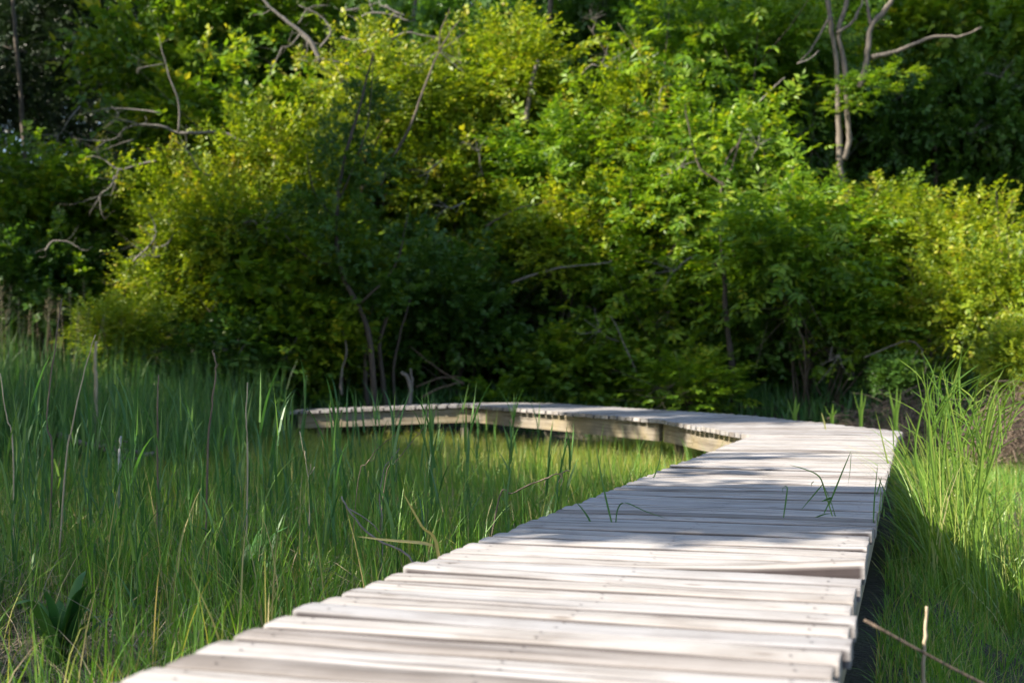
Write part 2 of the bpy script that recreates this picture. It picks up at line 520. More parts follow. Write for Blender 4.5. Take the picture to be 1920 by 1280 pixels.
bw = empty('boardwalk', (0, 0, 0), 'weathered grey wooden boardwalk winding across the marsh to the woods', 'boardwalk')
deck_names = ['deck', 'deck', 'deck', 'deck']
for si, sct in enumerate(sections):
    mb, uvs = MB(), []
    for k in range(len(sct) - 1):
        (l0, r0), (l1, r1) = sct[k], sct[k + 1]
        zl, zr = rng.normal(0, .0011), rng.normal(0, .0011)
        lift = None
        own = None
        if si == 0:
            yl = l0[1]
            if abs(yl - 3.30) < .057:      # left end lifted
                lift = lambda u: .011 * np.maximum(1 - u / .55, 0) ** 1.5
                own = 'lifted_plank'
            elif abs(yl - 3.50) < .057:    # right end curled up
                lift = lambda u: .034 * np.maximum((u - .4) / .6, 0) ** 1.8
                own = 'lifted_plank'
            elif abs(yl - 2.66) < .057:
                lift = lambda u: .011 * np.maximum(1 - u / .6, 0) ** 1.5
                own = 'lifted_plank'
            elif rng.random() < .06:
                sgn = rng.random() < .5
                amp = rng.uniform(.004, .010)
                lift = (lambda u, s=sgn, q=amp: q * (np.maximum(1 - u / .5, 0) if s else np.maximum((u - .5) / .5, 0)) ** 1.5)
        tint = rng.random()
        if own:
            m1, u1 = MB(), []
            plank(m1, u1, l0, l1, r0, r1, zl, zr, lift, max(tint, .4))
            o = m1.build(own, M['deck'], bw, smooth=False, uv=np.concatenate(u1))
            o['label'] = 'board with one end curled up above its neighbours' if abs(yl - 3.5) < .057 else 'board with its left end lifted a little'
        else:
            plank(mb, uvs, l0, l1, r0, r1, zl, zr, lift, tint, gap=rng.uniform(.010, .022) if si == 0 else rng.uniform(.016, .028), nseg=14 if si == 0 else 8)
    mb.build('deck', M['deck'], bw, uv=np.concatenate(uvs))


def bar(mb, uvs, p, q, h, wdt, tint=.5):
    """a sawn beam from p to q (centre of its TOP edge), h high, wdt thick"""
    p = np.asarray(p, float); q = np.asarray(q, float)
    ax = q - p; Lg = np.linalg.norm(ax); ax /= Lg
    sd = np.cross(ax, [0, 0, 1]); sd /= np.linalg.norm(sd)
    up = np.cross(sd, ax)
    ns = 6
    u = np.linspace(0, 1, ns + 1)
    c = .004
    prof = [(-.5, -c / h), (-.5 + c / wdt, 0), (.5 - c / wdt, 0), (.5, -c / h), (.5, -1 + c / h), (.5 - c / wdt, -1), (-.5 + c / wdt, -1), (-.5, -1 + c / h)]
    k = len(prof)
    V = np.zeros((ns + 1, k, 3)); UV = np.zeros((ns + 1, k, 2)); v0 = rng.uniform(0, 50)
    for t, (a_, b_) in enumerate(prof):
        V[:, t] = p + ax * Lg * u[:, None] + sd * (a_ * wdt) + up * (b_ * h) + up * rng.normal(0, .001, (ns + 1, 1))
        UV[:, t, 0] = u * Lg; UV[:, t, 1] = v0 + (-b_) * h + (a_ + .5) * wdt * .5
    ii, jj = np.meshgrid(np.arange(ns), np.arange(k), indexing='ij'); kk = (jj + 1) % k
    Fq = np.stack([ii * k + jj, ii * k + kk, (ii + 1) * k + kk, (ii + 1) * k + jj], -1).reshape(-1, 4)
    mb.add(V.reshape(-1, 3), [Fq, np.array([np.arange(k)[::-1]]), np.array([np.arange(k) + ns * k])], tint)
    uvs.append(UV.reshape(-1, 2))


def beam(p, q, h=.19, wdt=.05):
    mb, uvs = MB(), []
    bar(mb, uvs, p, q, h, wdt, rng.random())
    mb.build('beam', M['beam'], bw, uv=np.concatenate(uvs))


def post(x, y, ztop, s=.09):
    mb, uvs = MB(), []
    zb = float(ground_z(x, y)) - .25
    bar(mb, uvs, (x, y, zb), (x + .001, y, ztop), s, s, rng.random())
    mb.V[-1] = mb.V[-1] + np.array([0, s / 2, 0])
    mb.build('post', M['beam'], bw, uv=np.concatenate(uvs))


zt = -.047
# first straight: two stringers
for off in (.07, Wd / 2, Wd - .07):
    for a_, b_ in ((0, .5), (.502, .995)):
        p = A0 + Ls * a_ + nb * off; q = A0 + Ls * b_ + nb * off
        beam((*p, zt), (*q, zt))
# second straight: the beams that show under its near edge
for (pl, pr, t0, t1) in ((L2, R2[1:], .02, .985), (L3, R3, .015, .985)):
    for fr in (.085, .93):
        a_ = lerp3(poly_at(pl, t0), poly_at(pr, t0), fr); b_ = lerp3(poly_at(pl, t1), poly_at(pr, t1), fr)
        beam(a_ + [0, 0, zt], b_ + [0, 0, zt])
for yy in (.085, 1.06):
    beam((-.45 if yy < .5 else -.3, 17.0 + yy, .092 + zt), (-2.85, 17.0 + yy, .002 + zt))
for (x, y, zt_) in ((2.3, 10.75, -.24), (2.75, 10.5, -.24), (3.0, 11.4, -.24), (1.72, 13.5, -.21), (2.35, 13.9, -.2), (-.68, 17.10, -.145),
                    (.45, 17.7, -.15), (-.6, 18.0, -.15), (-2.6, 17.12, -.22), (-2.6, 18.0, -.22)):
    post(x, y, zt_)

# ------------------------------------------------------------------ foliage
def spray(kind):
    """leaves of one twig in its own frame: x along the twig, z up -> base, direction, normal, length, width"""
    B, Dr, N, Ln, Wn = [], [], [], [], []
    if kind == 'pinnate':
        L = rng.uniform(.22, .34); n = 4
        for k in range(n):
            for sgn in (-1, 1):
                t = .25 + .75 * k / n
                B.append((L * t, 0, -.12 * L * t * t)); an = sgn * R(rng.uniform(38, 80))
                Dr.append((math.cos(an), math.sin(an), -.25 + rng.normal(0, .28))); N.append((rng.normal(0, .3), -sgn * .25 + rng.normal(0, .2), 1))
                Ln.append(rng.uniform(.085, .135) * (1 - .25 * abs(t - .6))); Wn.append(rng.uniform(.042, .06))
        B.append((L, 0, -.12 * L)); Dr.append((1, 0, -.35)); N.append((.3, 0, 1)); Ln.append(.1); Wn.append(.036)
    else:
        if kind == 'broad':
            L, n, l0, w0 = rng.uniform(.18, .30), 7, .105, .08
        elif kind == 'small':
            L, n, l0, w0 = rng.uniform(.22, .38), 9, .078, .052
        elif kind == 'needle':
            L, n, l0, w0 = rng.uniform(.25, .4), 16, .10, .020
        for k in range(n):
            t = (k + rng.uniform(.2, .8)) / n
            sgn = -1 if k % 2 else 1
            an = sgn * R(rng.uniform(35, 80)) * (1 - .5 * t)
            B.append((L * t, 0, rng.normal(0, .01)))
            Dr.append((math.cos(an), math.sin(an), rng.normal(-.1, .35)))
            N.append((rng.normal(0, .35), rng.normal(0, .35), 1))
            sc_ = rng.uniform(.7, 1.15)
            Ln.append(l0 * sc_); Wn.append(w0 * sc_)
    nz = lambda a: np.asarray(a, float) / np.linalg.norm(a, axis=1)[:, None]
    return np.asarray(B, float), nz(Dr), nz(N), np.asarray(Ln), np.asarray(Wn)


def leaves_from(mb, tmpl, O, Dv, Up, S, tone):
    """place sprays: O origins, Dv directions, Up rough up vectors, S scales"""
    which = rng.integers(0, len(tmpl), len(O))
    for w_ in range(len(tmpl)):
        s_ = which == w_
        if not s_.any(): continue
        B, D_, N_, Ln, Wn = tmpl[w_]
        o, x, u, sc_, tn = O[s_], Dv[s_], Up[s_], S[s_], tone[s_]
        x = x / np.linalg.norm(x, axis=1)[:, None]
        y = np.cross(u, x); y /= np.linalg.norm(y, axis=1)[:, None] + 1e-9
        z = np.cross(x, y)
        Rm = np.stack([x, y, z], -1)                       # m,3,3
        b = o[:, None] + sc_[:, None, None] * np.einsum('mij,lj->mli', Rm, B)
        d = np.einsum('mij,lj->mli', Rm, D_)
        nn = np.einsum('mij,lj->mli', Rm, N_)
        sd = np.cross(nn, d); sd /= np.linalg.norm(sd, axis=2)[..., None] + 1e-9
        up = np.cross(d, sd)
        m, l_ = b.shape[:2]
        ln = (sc_[:, None] * Ln[None])[..., None] * rng.uniform(.8, 1.15, (m, l_, 1)); wd = (sc_[:, None] * Wn[None])[..., None]
        c = b + d * ln * .42
        V = np.stack([b, c - sd * wd / 2 + up * ln * .07, b + d * ln - up * ln * .10, c + sd * wd / 2 + up * ln * .07], 2)
        k = np.arange(m * l_)[:, None] * 4
        Fq = np.concatenate([k + [[0, 2, 1]], k + [[0, 3, 2]]])
        a = np.clip(tn[:, None] + rng.normal(0, .16, (m, l_)), 0, 1)
        mb.add(V.reshape(-1, 3), Fq, np.repeat(a.ravel(), 4))


def crown_mesh(name, kind, mat, nclump, nspray, rad=1.25, cr=.42, shell=.5, sscale=1.0, low=-.9, zflat=.75):
    tm = [spray(kind) for _ in range(10)]
    u = rng.normal(size=(nclump * 3, 3)); u /= np.linalg.norm(u, axis=1)[:, None]
    u = u[u[:, 2] > low][:nclump]
    r = rng.random(len(u)) ** shell
    cc = u * r[:, None] * (1 - cr * .55) * rng.uniform(.8, 1.22, (len(u), 1))
    ci = rng.integers(0, len(cc), nclump * nspray)
    crs = rng.uniform(.42, 1.4, len(cc)) * cr
    off = rng.normal(size=(len(ci), 3)) * .52; off[:, 2] *= zflat
    pos = cc[ci] + off * crs[ci][:, None]
    dv = pos * .8 + off * .7 + rng.normal(size=pos.shape) * .35 + [0, 0, .1]
    up = rng.normal(size=pos.shape) * .38 + [0, 0, 1] + pos * .35
    tone = np.clip(rng.normal(.45, .14, len(cc))[ci] + rng.normal(0, .1, len(ci)), 0, 1)
    # loose shoots that break the outline
    for _ in range(int(nclump * .9)):
        v = rng.normal(size=3); v[2] = abs(v[2]) * .8 - .15; v /= np.linalg.norm(v)
        b0 = v * rng.uniform(.65, .9); dd = v * .7 + rng.normal(0, .35, 3) + [0, 0, .35]; dd /= np.linalg.norm(dd)
        L_ = rng.uniform(.2, .55); m_ = int(rng.integers(5, 9))
        tt_ = np.linspace(0, 1, m_)[:, None]
        pp = b0 + dd * L_ * tt_ + [0, 0, -.18] * tt_ ** 2 * L_ + rng.normal(0, .02, (m_, 3))
        pos = np.concatenate([pos, pp]); dv = np.concatenate([dv, dd + rng.normal(0, .5, (m_, 3))]); up = np.concatenate([up, rng.normal(0, .35, (m_, 3)) + [0, 0, 1]])
        tone = np.concatenate([tone, np.full(m_, np.clip(rng.normal(.55, .15), 0, 1))])
    mb = MB()
    leaves_from(mb, tm, pos * rad, dv, up, np.full(len(pos), sscale) * rng.uniform(.65, 1.3, len(pos)), tone)
    return mb.mesh(name, mat)


CROWN = {
    'olive': [crown_mesh('crown', 'small', M['olive'], 42, 40, cr=.40, sscale=1.1) for _ in range(3)],
    'maple': [crown_mesh('crown', 'broad', M['maple'], 38, 27, cr=.40, sscale=1.22) for _ in range(3)],
    'sumac': [crown_mesh('crown', 'pinnate', M['sumac'], 34, 26, cr=.42, sscale=1.15) for _ in range(3)],
    'dark': [crown_mesh('crown', 'broad', M['dark'], 40, 38, cr=.40) for _ in range(2)],
    'sapling': [crown_mesh('crown', 'broad', M['dark'], 12, 16, cr=.38, sscale=1.35) for _ in range(2)],
    'sprig': [crown_mesh('crown', 'pinnate', M['sumac'], 7, 5, cr=.6, sscale=2.0) for _ in range(2)],
    'loose': [crown_mesh('crown', 'broad', M['maple'], 24, 13, cr=.40, sscale=1.4) for _ in range(2)],
    'shade': [crown_mesh('crown', 'broad', M['maple'], 44, 30, cr=.45, sscale=1.5) for _ in range(2)],
    'conifer': [crown_mesh('crown', 'needle', M['conifer'], 36, 46, cr=.38) for _ in range(2)],
}
use = {k: 0 for k in CROWN}


def plant(name, label, cat, px, py, D, rx, ry, sp, stems=4, bk='bark', group=None, r0=.03, base=None, depth=.9, at=None):
    c = P(px, py, D) if at is None else np.array(at, float)
    ax, az = (rx / F * D, ry / F * D) if at is None else (rx, ry)
    bx, by = (c[0] + rng.normal(0, .25 * ax), c[1] + .1) if base is None else base
    bz = float(ground_z(bx, by)) - .05
    t = empty(name, (bx, by, bz), label, cat, group)
    cr = bpy.data.objects.new('crown', CROWN[sp][use[sp] % len(CROWN[sp])]); use[sp] += 1
    C.objects.link(cr); cr.parent = t
    cr.location = (c[0] - bx, c[1] - by, c[2] - bz)
    cr.rotation_euler = (0, 0, rng.uniform(0, 2 * PI))
    k = ax / 1.25
    cr.scale = (k, k * depth if depth < 1 else k, az / 1.25)
    mb = MB()
    rel = np.array([c[0] - bx, c[1] - by, c[2] - bz])
    for q in range(stems):
        an = rng.uniform(0, 2 * PI); rr = rng.uniform(.25, .8)
        tip = rel + np.array([math.cos(an) * ax * rr, math.sin(an) * ax * rr * .8, az * rng.uniform(-.1, .75)])
        b0 = np.array([rng.normal(0, .08), rng.normal(0, .08), 0])
        m1 = lerp3(b0, tip, .4) + rng.normal(0, .09 * ax, 3) * [1, 1, .3]
        m2 = lerp3(b0, tip, .75) + rng.normal(0, .09 * ax, 3) * [1, 1, .3]
        tube(mb, [b0, m1, m2, tip], r0, r0 * .22, 5, 3)
        for _ in range(6):
            s0 = lerp3(m1, m2, rng.random() * 1.4); e = s0 + rng.normal(0, .5, 3) * [ax, ax, az] + [0, 0, .25 * az]
            tube(mb, [s0, lerp3(s0, e, .5) + rng.normal(0, .05, 3), e], r0 * .4, r0 * .12, 4, 2)
    mb.build('trunk' if stems == 1 else 'stems', M[bk], t, smooth=True)
    return t


# ---- shrubs along the far side of the boardwalk, mostly in shade
SH = [
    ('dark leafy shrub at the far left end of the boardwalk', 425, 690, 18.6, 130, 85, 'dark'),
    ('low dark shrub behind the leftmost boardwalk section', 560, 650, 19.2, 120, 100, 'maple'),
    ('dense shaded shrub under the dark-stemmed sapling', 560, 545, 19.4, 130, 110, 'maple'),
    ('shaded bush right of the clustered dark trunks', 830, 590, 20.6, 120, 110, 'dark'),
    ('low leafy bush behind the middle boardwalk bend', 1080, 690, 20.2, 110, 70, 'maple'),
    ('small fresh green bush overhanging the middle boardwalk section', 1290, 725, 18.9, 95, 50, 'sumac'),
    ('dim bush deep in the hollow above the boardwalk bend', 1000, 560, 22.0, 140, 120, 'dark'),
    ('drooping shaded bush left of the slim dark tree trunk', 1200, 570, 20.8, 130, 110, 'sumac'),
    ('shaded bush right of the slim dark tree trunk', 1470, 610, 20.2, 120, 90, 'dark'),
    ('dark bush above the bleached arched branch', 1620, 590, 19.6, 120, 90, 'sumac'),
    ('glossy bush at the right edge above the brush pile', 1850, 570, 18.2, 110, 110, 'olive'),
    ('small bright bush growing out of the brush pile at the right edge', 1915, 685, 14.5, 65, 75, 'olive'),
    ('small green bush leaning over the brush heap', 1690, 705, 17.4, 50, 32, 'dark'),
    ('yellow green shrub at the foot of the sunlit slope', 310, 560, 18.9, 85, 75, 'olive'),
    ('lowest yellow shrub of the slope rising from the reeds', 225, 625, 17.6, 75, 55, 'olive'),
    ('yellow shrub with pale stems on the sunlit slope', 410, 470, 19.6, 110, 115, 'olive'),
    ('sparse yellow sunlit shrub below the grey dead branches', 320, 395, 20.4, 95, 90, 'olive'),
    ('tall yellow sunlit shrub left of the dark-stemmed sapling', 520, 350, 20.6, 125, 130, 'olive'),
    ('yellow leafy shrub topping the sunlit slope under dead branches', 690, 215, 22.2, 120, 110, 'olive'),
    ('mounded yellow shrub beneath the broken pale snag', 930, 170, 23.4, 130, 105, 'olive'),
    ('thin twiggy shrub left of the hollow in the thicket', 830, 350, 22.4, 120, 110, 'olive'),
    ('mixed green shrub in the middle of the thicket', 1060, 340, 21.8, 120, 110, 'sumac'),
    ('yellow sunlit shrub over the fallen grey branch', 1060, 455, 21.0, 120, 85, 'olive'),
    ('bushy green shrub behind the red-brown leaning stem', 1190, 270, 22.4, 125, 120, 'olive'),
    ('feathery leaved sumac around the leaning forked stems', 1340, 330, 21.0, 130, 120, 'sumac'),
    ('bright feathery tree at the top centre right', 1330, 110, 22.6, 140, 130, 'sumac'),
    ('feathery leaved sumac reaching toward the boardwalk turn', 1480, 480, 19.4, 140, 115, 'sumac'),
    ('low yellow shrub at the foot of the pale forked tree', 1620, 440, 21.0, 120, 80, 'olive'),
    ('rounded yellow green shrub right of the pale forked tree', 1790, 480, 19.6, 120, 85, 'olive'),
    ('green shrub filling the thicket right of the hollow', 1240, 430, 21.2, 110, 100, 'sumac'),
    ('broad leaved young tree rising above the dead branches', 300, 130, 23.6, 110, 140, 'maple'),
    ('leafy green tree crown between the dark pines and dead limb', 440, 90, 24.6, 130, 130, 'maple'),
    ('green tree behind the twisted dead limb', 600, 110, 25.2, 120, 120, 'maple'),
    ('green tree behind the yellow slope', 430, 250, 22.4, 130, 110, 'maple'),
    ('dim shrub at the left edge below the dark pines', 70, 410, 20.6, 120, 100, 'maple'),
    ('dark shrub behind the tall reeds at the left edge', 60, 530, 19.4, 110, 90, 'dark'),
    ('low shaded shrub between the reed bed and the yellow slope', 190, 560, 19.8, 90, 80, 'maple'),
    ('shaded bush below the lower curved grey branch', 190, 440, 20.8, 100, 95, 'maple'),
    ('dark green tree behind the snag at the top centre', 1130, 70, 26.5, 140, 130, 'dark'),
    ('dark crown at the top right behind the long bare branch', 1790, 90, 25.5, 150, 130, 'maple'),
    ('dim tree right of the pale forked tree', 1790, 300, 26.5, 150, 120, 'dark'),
    ('leafy branch mass left of the pale forked tree', 1480, 110, 23.4, 90, 120, 'sumac'),
]
for (lb, px, py, D, rx, ry, sp) in SH:
    high = py < 300
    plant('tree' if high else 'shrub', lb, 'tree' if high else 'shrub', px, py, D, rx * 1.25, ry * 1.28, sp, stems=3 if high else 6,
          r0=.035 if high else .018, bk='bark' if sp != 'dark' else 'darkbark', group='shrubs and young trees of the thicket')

# ---- the sapling with dark stem in front of the slope
sap = empty('sapling', P(705, 752, 18.4) * [1, 1, 0] + [0, 0, float(ground_z(*P(705, 752, 18.4)[:2])) - .05], 'shaded sapling with thin dark forked stem before the yellow slope', 'tree')
s0 = np.array(sap.location)
mb = MB()
pt = lambda x, y, D=18.3: P(x, y, D) - s0
tube(mb, [np.zeros(3), pt(690, 620), pt(640, 510), pt(632, 400), pt(645, 300), pt(675, 200), pt(700, 100)], .045, .012, 7, 5, .006)
tube(mb, [pt(640, 495), pt(600, 492), pt(560, 470), pt(535, 440)], .022, .006, 5, 4, .004)
tube(mb, [pt(633, 380), pt(660, 320), pt(690, 230), pt(700, 110)], .015, .006, 5, 4, .004)
tube(mb, [pt(675, 570), pt(740, 500), pt(765, 400)], .02, .006, 5, 4, .004)
tube(mb, [pt(635, 420), pt(590, 360), pt(575, 290)], .014, .005, 5, 4, .004)
mb.build('trunk', M['darkbark'], sap, smooth=True)
for (x, y, rx, ry, D) in ((640, 440, 80, 75, 18.2), (700, 340, 70, 60, 18.5), (620, 290, 60, 60, 18.6), (690, 560, 95, 70, 18.5), (585, 400, 55, 50, 18.3), (780, 480, 75, 70, 18.9), (690, 210, 55, 60, 18.8)):
    cr = bpy.data.objects.new('crown', CROWN['sapling'][use['maple'] % 2]); use['dark'] += 1; use['maple'] += 1
    C.objects.link(cr); cr.parent = sap
    cr.location = tuple(P(x, y, D) - s0); cr.rotation_euler = (0, 0, rng.uniform(0, 6)); k = rx / F * D / 1.25
    cr.scale = (k * 1.0, k * .9, ry / F * D / 1.25)

# ---- deep wood behind
k = 0
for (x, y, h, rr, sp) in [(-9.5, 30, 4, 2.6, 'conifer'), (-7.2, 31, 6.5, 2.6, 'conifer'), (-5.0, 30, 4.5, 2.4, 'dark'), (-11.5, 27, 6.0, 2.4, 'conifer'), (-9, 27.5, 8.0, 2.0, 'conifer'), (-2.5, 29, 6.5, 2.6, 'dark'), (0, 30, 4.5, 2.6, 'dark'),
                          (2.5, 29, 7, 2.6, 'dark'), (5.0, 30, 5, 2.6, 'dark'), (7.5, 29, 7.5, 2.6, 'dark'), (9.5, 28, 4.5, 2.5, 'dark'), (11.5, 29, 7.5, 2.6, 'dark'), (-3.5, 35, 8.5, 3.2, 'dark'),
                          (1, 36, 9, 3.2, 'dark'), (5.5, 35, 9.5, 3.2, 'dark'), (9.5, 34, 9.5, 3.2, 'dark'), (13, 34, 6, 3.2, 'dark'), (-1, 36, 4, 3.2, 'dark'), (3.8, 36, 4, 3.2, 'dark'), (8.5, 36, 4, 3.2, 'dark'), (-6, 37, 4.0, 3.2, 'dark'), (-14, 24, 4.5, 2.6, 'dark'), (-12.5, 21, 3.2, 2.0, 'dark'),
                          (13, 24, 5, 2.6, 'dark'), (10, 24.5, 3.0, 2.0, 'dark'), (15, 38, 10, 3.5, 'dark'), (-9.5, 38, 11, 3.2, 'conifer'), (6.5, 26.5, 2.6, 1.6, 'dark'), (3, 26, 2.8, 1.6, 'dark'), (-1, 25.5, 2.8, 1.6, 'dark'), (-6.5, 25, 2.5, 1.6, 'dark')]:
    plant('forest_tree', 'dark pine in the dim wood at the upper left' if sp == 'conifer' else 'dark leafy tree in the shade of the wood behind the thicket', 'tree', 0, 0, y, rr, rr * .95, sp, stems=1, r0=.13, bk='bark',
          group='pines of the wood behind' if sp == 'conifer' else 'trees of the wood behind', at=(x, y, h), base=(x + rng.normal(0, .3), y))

for x in np.arange(-20, 22, 3.2):
    for h in (5.0, 11.0):
        if -17 < x < -11.5 and h < 8: continue
        plant('forest_tree', 'dark leafy tree in the shade of the wood behind the thicket', 'tree', 0, 0, 43, 3, 3.3, 'dark', stems=1, r0=.13, bk='bark', group='trees of the wood behind', at=(x + rng.normal(0, .4), 43 + rng.normal(0, .8), h), base=(x, 43))
for (y, x0) in ((23.6, -10.4), (25.2, -11.2)):
    for x in np.arange(x0, 11.5, 1.75):
        for h in (.9, 3.2, 5.6):
            sp = 'dark' if rng.random() < .75 else 'maple'
            if x < -5.5 and h > 4.5: continue
            xx, yy = x + rng.normal(0, .35), y + rng.normal(0, .35) + h * .12
            plant('understory_tree', 'dim leafy growth deep inside the thicket', 'tree', 0, 0, yy, 1.25, 1.45, sp, stems=2, r0=.03, bk='darkbark', group='understory of the thicket', at=(xx, yy, h + rng.normal(0, .3)), base=(xx, yy))

# ---- bare stems, trunks and dead branches
def limb(name, label, cat, paths, mat, D0=None, group=None, wob=.006, sides=7):
    """paths: list of ([(px,py,D)...], r0, r1); the first path is the body, its start is the base"""
    base = P(*paths[0][0][0])
    t = None
    mb = MB()
    for (pp, r0, r1) in paths:
        pts = [P(*q) - base for q in pp]
        tube(mb, pts, r0 * .72, r1 * .6, sides, 5, wob)
        if name.startswith('dead') and len(pp) > 2:      # fine side twigs
            for _ in range(5):
                a_ = int(rng.integers(0, len(pts) - 1)); s_ = lerp3(pts[a_], pts[a_ + 1], rng.random()); L_ = rng.uniform(.12, .4)
                d_ = np.array([rng.normal(-.4, .7), rng.normal(0, .3), rng.normal(.1, .6)]); d_ /= np.linalg.norm(d_)
                tube(mb, [s_, s_ + d_ * L_ * .5 + rng.normal(0, .02, 3), s_ + d_ * L_ + rng.normal(0, .04, 3)], r1 * .35, r1 * .15, 4, 3, .003)
    o = mb.build(name, M[mat], None, smooth=True)
    o.location = tuple(base)
    return tag(o, label, cat, group)


ft = empty('forked_tree', P(1592, 372, 21.4), 'pale forked tree trunk rising out of the shrubs at upper right', 'tree')
b0 = P(1592, 372, 21.4)
gzz = float(ground_z(b0[0], b0[1]))
ft.location = (b0[0], b0[1], gzz - .05)
s0 = np.array(ft.location)
q = lambda x, y, D=21.4: P(x, y, D) - s0
mb = MB()
tube(mb, [np.zeros(3), q(1597, 420), q(1576, 325), q(1574, 285), q(1572, 220), q(1570, 130), q(1560, 60), q(1548, -30), q(1540, -120)], .06, .034, 8, 5, .008)
tube(mb, [q(1582, 300), q(1592, 262), q(1588, 205), q(1583, 120), q(1572, 60), q(1586, 10), q(1592, -70)], .05, .034, 8, 5, .008)
mb.build('trunk', M['palebark'], ft, smooth=True)
for pth, r0, r1 in (([(1612, 165), (1626, 110), (1633, 52), (1660, 20), (1682, -20), (1700, -80)], .058, .038), ([(1634, 108), (1680, 97), (1750, 70), (1800, 70), (1840, 52)], .045, .015), ([(1633, 48), (1628, 20), (1624, -20)], .035, .02),
                    ([(1570, 62), (1595, 45), (1612, 18), (1622, -10)], .03, .015), ([(1556, 30), (1530, 80), (1495, 122)], .025, .012)):
    mb = MB(); tube(mb, [q(x, y, 21.3) for x, y in pth], r0, r1, 7, 5, .008); mb.build('branch', M['palebark'], ft, smooth=True)

for (x, y, rr) in ((1590, 160, .42), (1625, 175, .5), (1672, 150, .38), (1600, 205, .35)):
    cr = bpy.data.objects.new('foliage', CROWN['sprig'][0 if rr > .4 else 1]); C.objects.link(cr); cr.parent = ft
    cr.location = tuple(q(x, y, 21.0)); cr.rotation_euler = (0, 0, x * 1.0); k_ = rr / 1.25; cr.scale = (k_, k_, k_ * .6)

limb('snag', 'short pale broken snag above the yellow shrub at top centre', 'dead tree', [([(985, 235, 22.2), (995, 165, 22.2), (1008, 113, 22.2)], .07, .05)], 'palebark')
limb('dead_limb', 'twisted bare grey limb with forks at the top left of centre', 'dead branch',
     [([(602, 118, 21.2), (580, 75, 21.2), (540, 42, 21.2), (500, 8, 21.2), (480, -20, 21.2)], .06, .025), ([(565, 62, 21.2), (545, 85, 21.2), (528, 90, 21.2)], .022, .01), ([(600, 90, 21.2), (620, 60, 21.2), (600, 30, 21.2), (560, 10, 21.2)], .028, .012),
      ([(528, 90, 21.2), (515, 120, 21.1), (502, 148, 21.1)], .014, .006), ([(600, 110, 21.2), (645, 118, 21.2), (680, 130, 21.2)], .02, .008), ([(560, 45, 21.2), (580, 15, 21.2), (620, 10, 21.2)], .018, .008)], 'deadwood')
limb('dead_limb', 'tangle of pale bare branches at the top between limb and shrub', 'dead branch',
     [([(680, 100, 21.6), (725, 80, 21.6), (760, 62, 21.6), (800, 68, 21.6), (830, 72, 21.6)], .035, .012), ([(665, 38, 21.6), (700, 25, 21.6), (740, 30, 21.6), (770, 42, 21.6)], .04, .02), ([(720, 12, 21.6), (745, 25, 21.6), (758, 30, 21.6)], .035, .03),
      ([(700, 25, 21.6), (690, -5, 21.6)], .02, .01), ([(640, 22, 21.6), (690, 12, 21.6), (712, 4, 21.6)], .022, .012), ([(725, 80, 21.6), (728, 55, 21.6)], .02, .01)], 'deadwood')
limb('bare_branch', 'thin leaning stem ending in a bare fork above the thicket', 'dead branch',
     [([(735, 300, 20.2), (770, 235, 20.2), (795, 165, 20.2), (822, 100, 20.2), (845, 60, 20.2), (862, 38, 20.2)], .035, .012), ([(824, 98, 20.2), (826, 60, 20.2), (845, 16, 20.2)], .018, .009), ([(712, 350, 20.2), (735, 300, 20.2)], .035, .035)], 'bark')
limb('dead_branch', 'bare grey branch with many twigs pointing left over the dark pines', 'dead branch',
     [([(465, 272, 20.2), (420, 250, 20.2), (360, 250, 20.0), (330, 248, 20.0), (300, 236, 19.9), (262, 234, 19.9), (235, 240, 19.9)], .045, .02), ([(235, 240, 19.9), (210, 262, 19.9), (150, 262, 19.8), (135, 256, 19.8)], .02, .006),
      ([(335, 248, 19.9), (335, 195, 19.9), (318, 145, 19.9), (308, 110, 19.9), (296, 62, 19.9)], .024, .008), ([(300, 212, 19.9), (250, 205, 19.9), (190, 205, 19.8), (148, 215, 19.8)], .022, .006), ([(308, 120, 19.9), (262, 128, 19.9), (258, 140, 19.9)], .016, .006),
      ([(262, 234, 19.9), (225, 225, 19.8), (195, 240, 19.8)], .014, .005), ([(210, 200, 19.8), (222, 215, 19.8), (200, 235, 19.7)], .012, .005), ([(250, 262, 19.8), (210, 275, 19.8), (180, 290, 19.8)], .012, .005)], 'deadwood')
limb('dead_branch', 'lower curved grey branch beside the yellow slope', 'dead branch',
     [([(295, 302, 19.7), (262, 308, 19.7), (222, 318, 19.6), (190, 296, 19.6), (162, 294, 19.6)], .035, .009), ([(222, 318, 19.6), (215, 345, 19.6), (208, 370, 19.6)], .016, .008), ([(190, 296, 19.6), (180, 280, 19.5), (200, 262, 19.5)], .012, .005)], 'deadwood')
limb('dead_branch', 'bare forked branch left of the yellow slope above the reeds', 'dead branch',
     [([(250, 490, 18.5), (285, 455, 18.5), (292, 430, 18.5), (280, 400, 18.5)], .025, .01), ([(285, 465, 18.5), (310, 460, 18.5), (325, 440, 18.5)], .02, .008)], 'deadwood')
limb('dead_branch', 'short arched bare branch at the left over the reed bed', 'dead branch', [([(85, 470, 18.0), (100, 452, 18.0), (130, 455, 18.0), (155, 470, 18.0)], .022, .01)], 'deadwood')
limb('pine_tree', 'slender pale pine trunk in the dark upper left corner', 'tree', [([(52, 330, 24), (44, 250, 24), (36, 140, 24), (28, 60, 24), (24, -20, 24)], .07, .055)], 'bark')
limb('leaning_tree', 'red-brown leaning stem among the feathery sumac leaves', 'tree', [([(1372, 360, 19.8), (1340, 335, 19.8), (1312, 315, 19.8), (1298, 270, 19.8), (1284, 195, 19.8)], .028, .015)], 'bark')
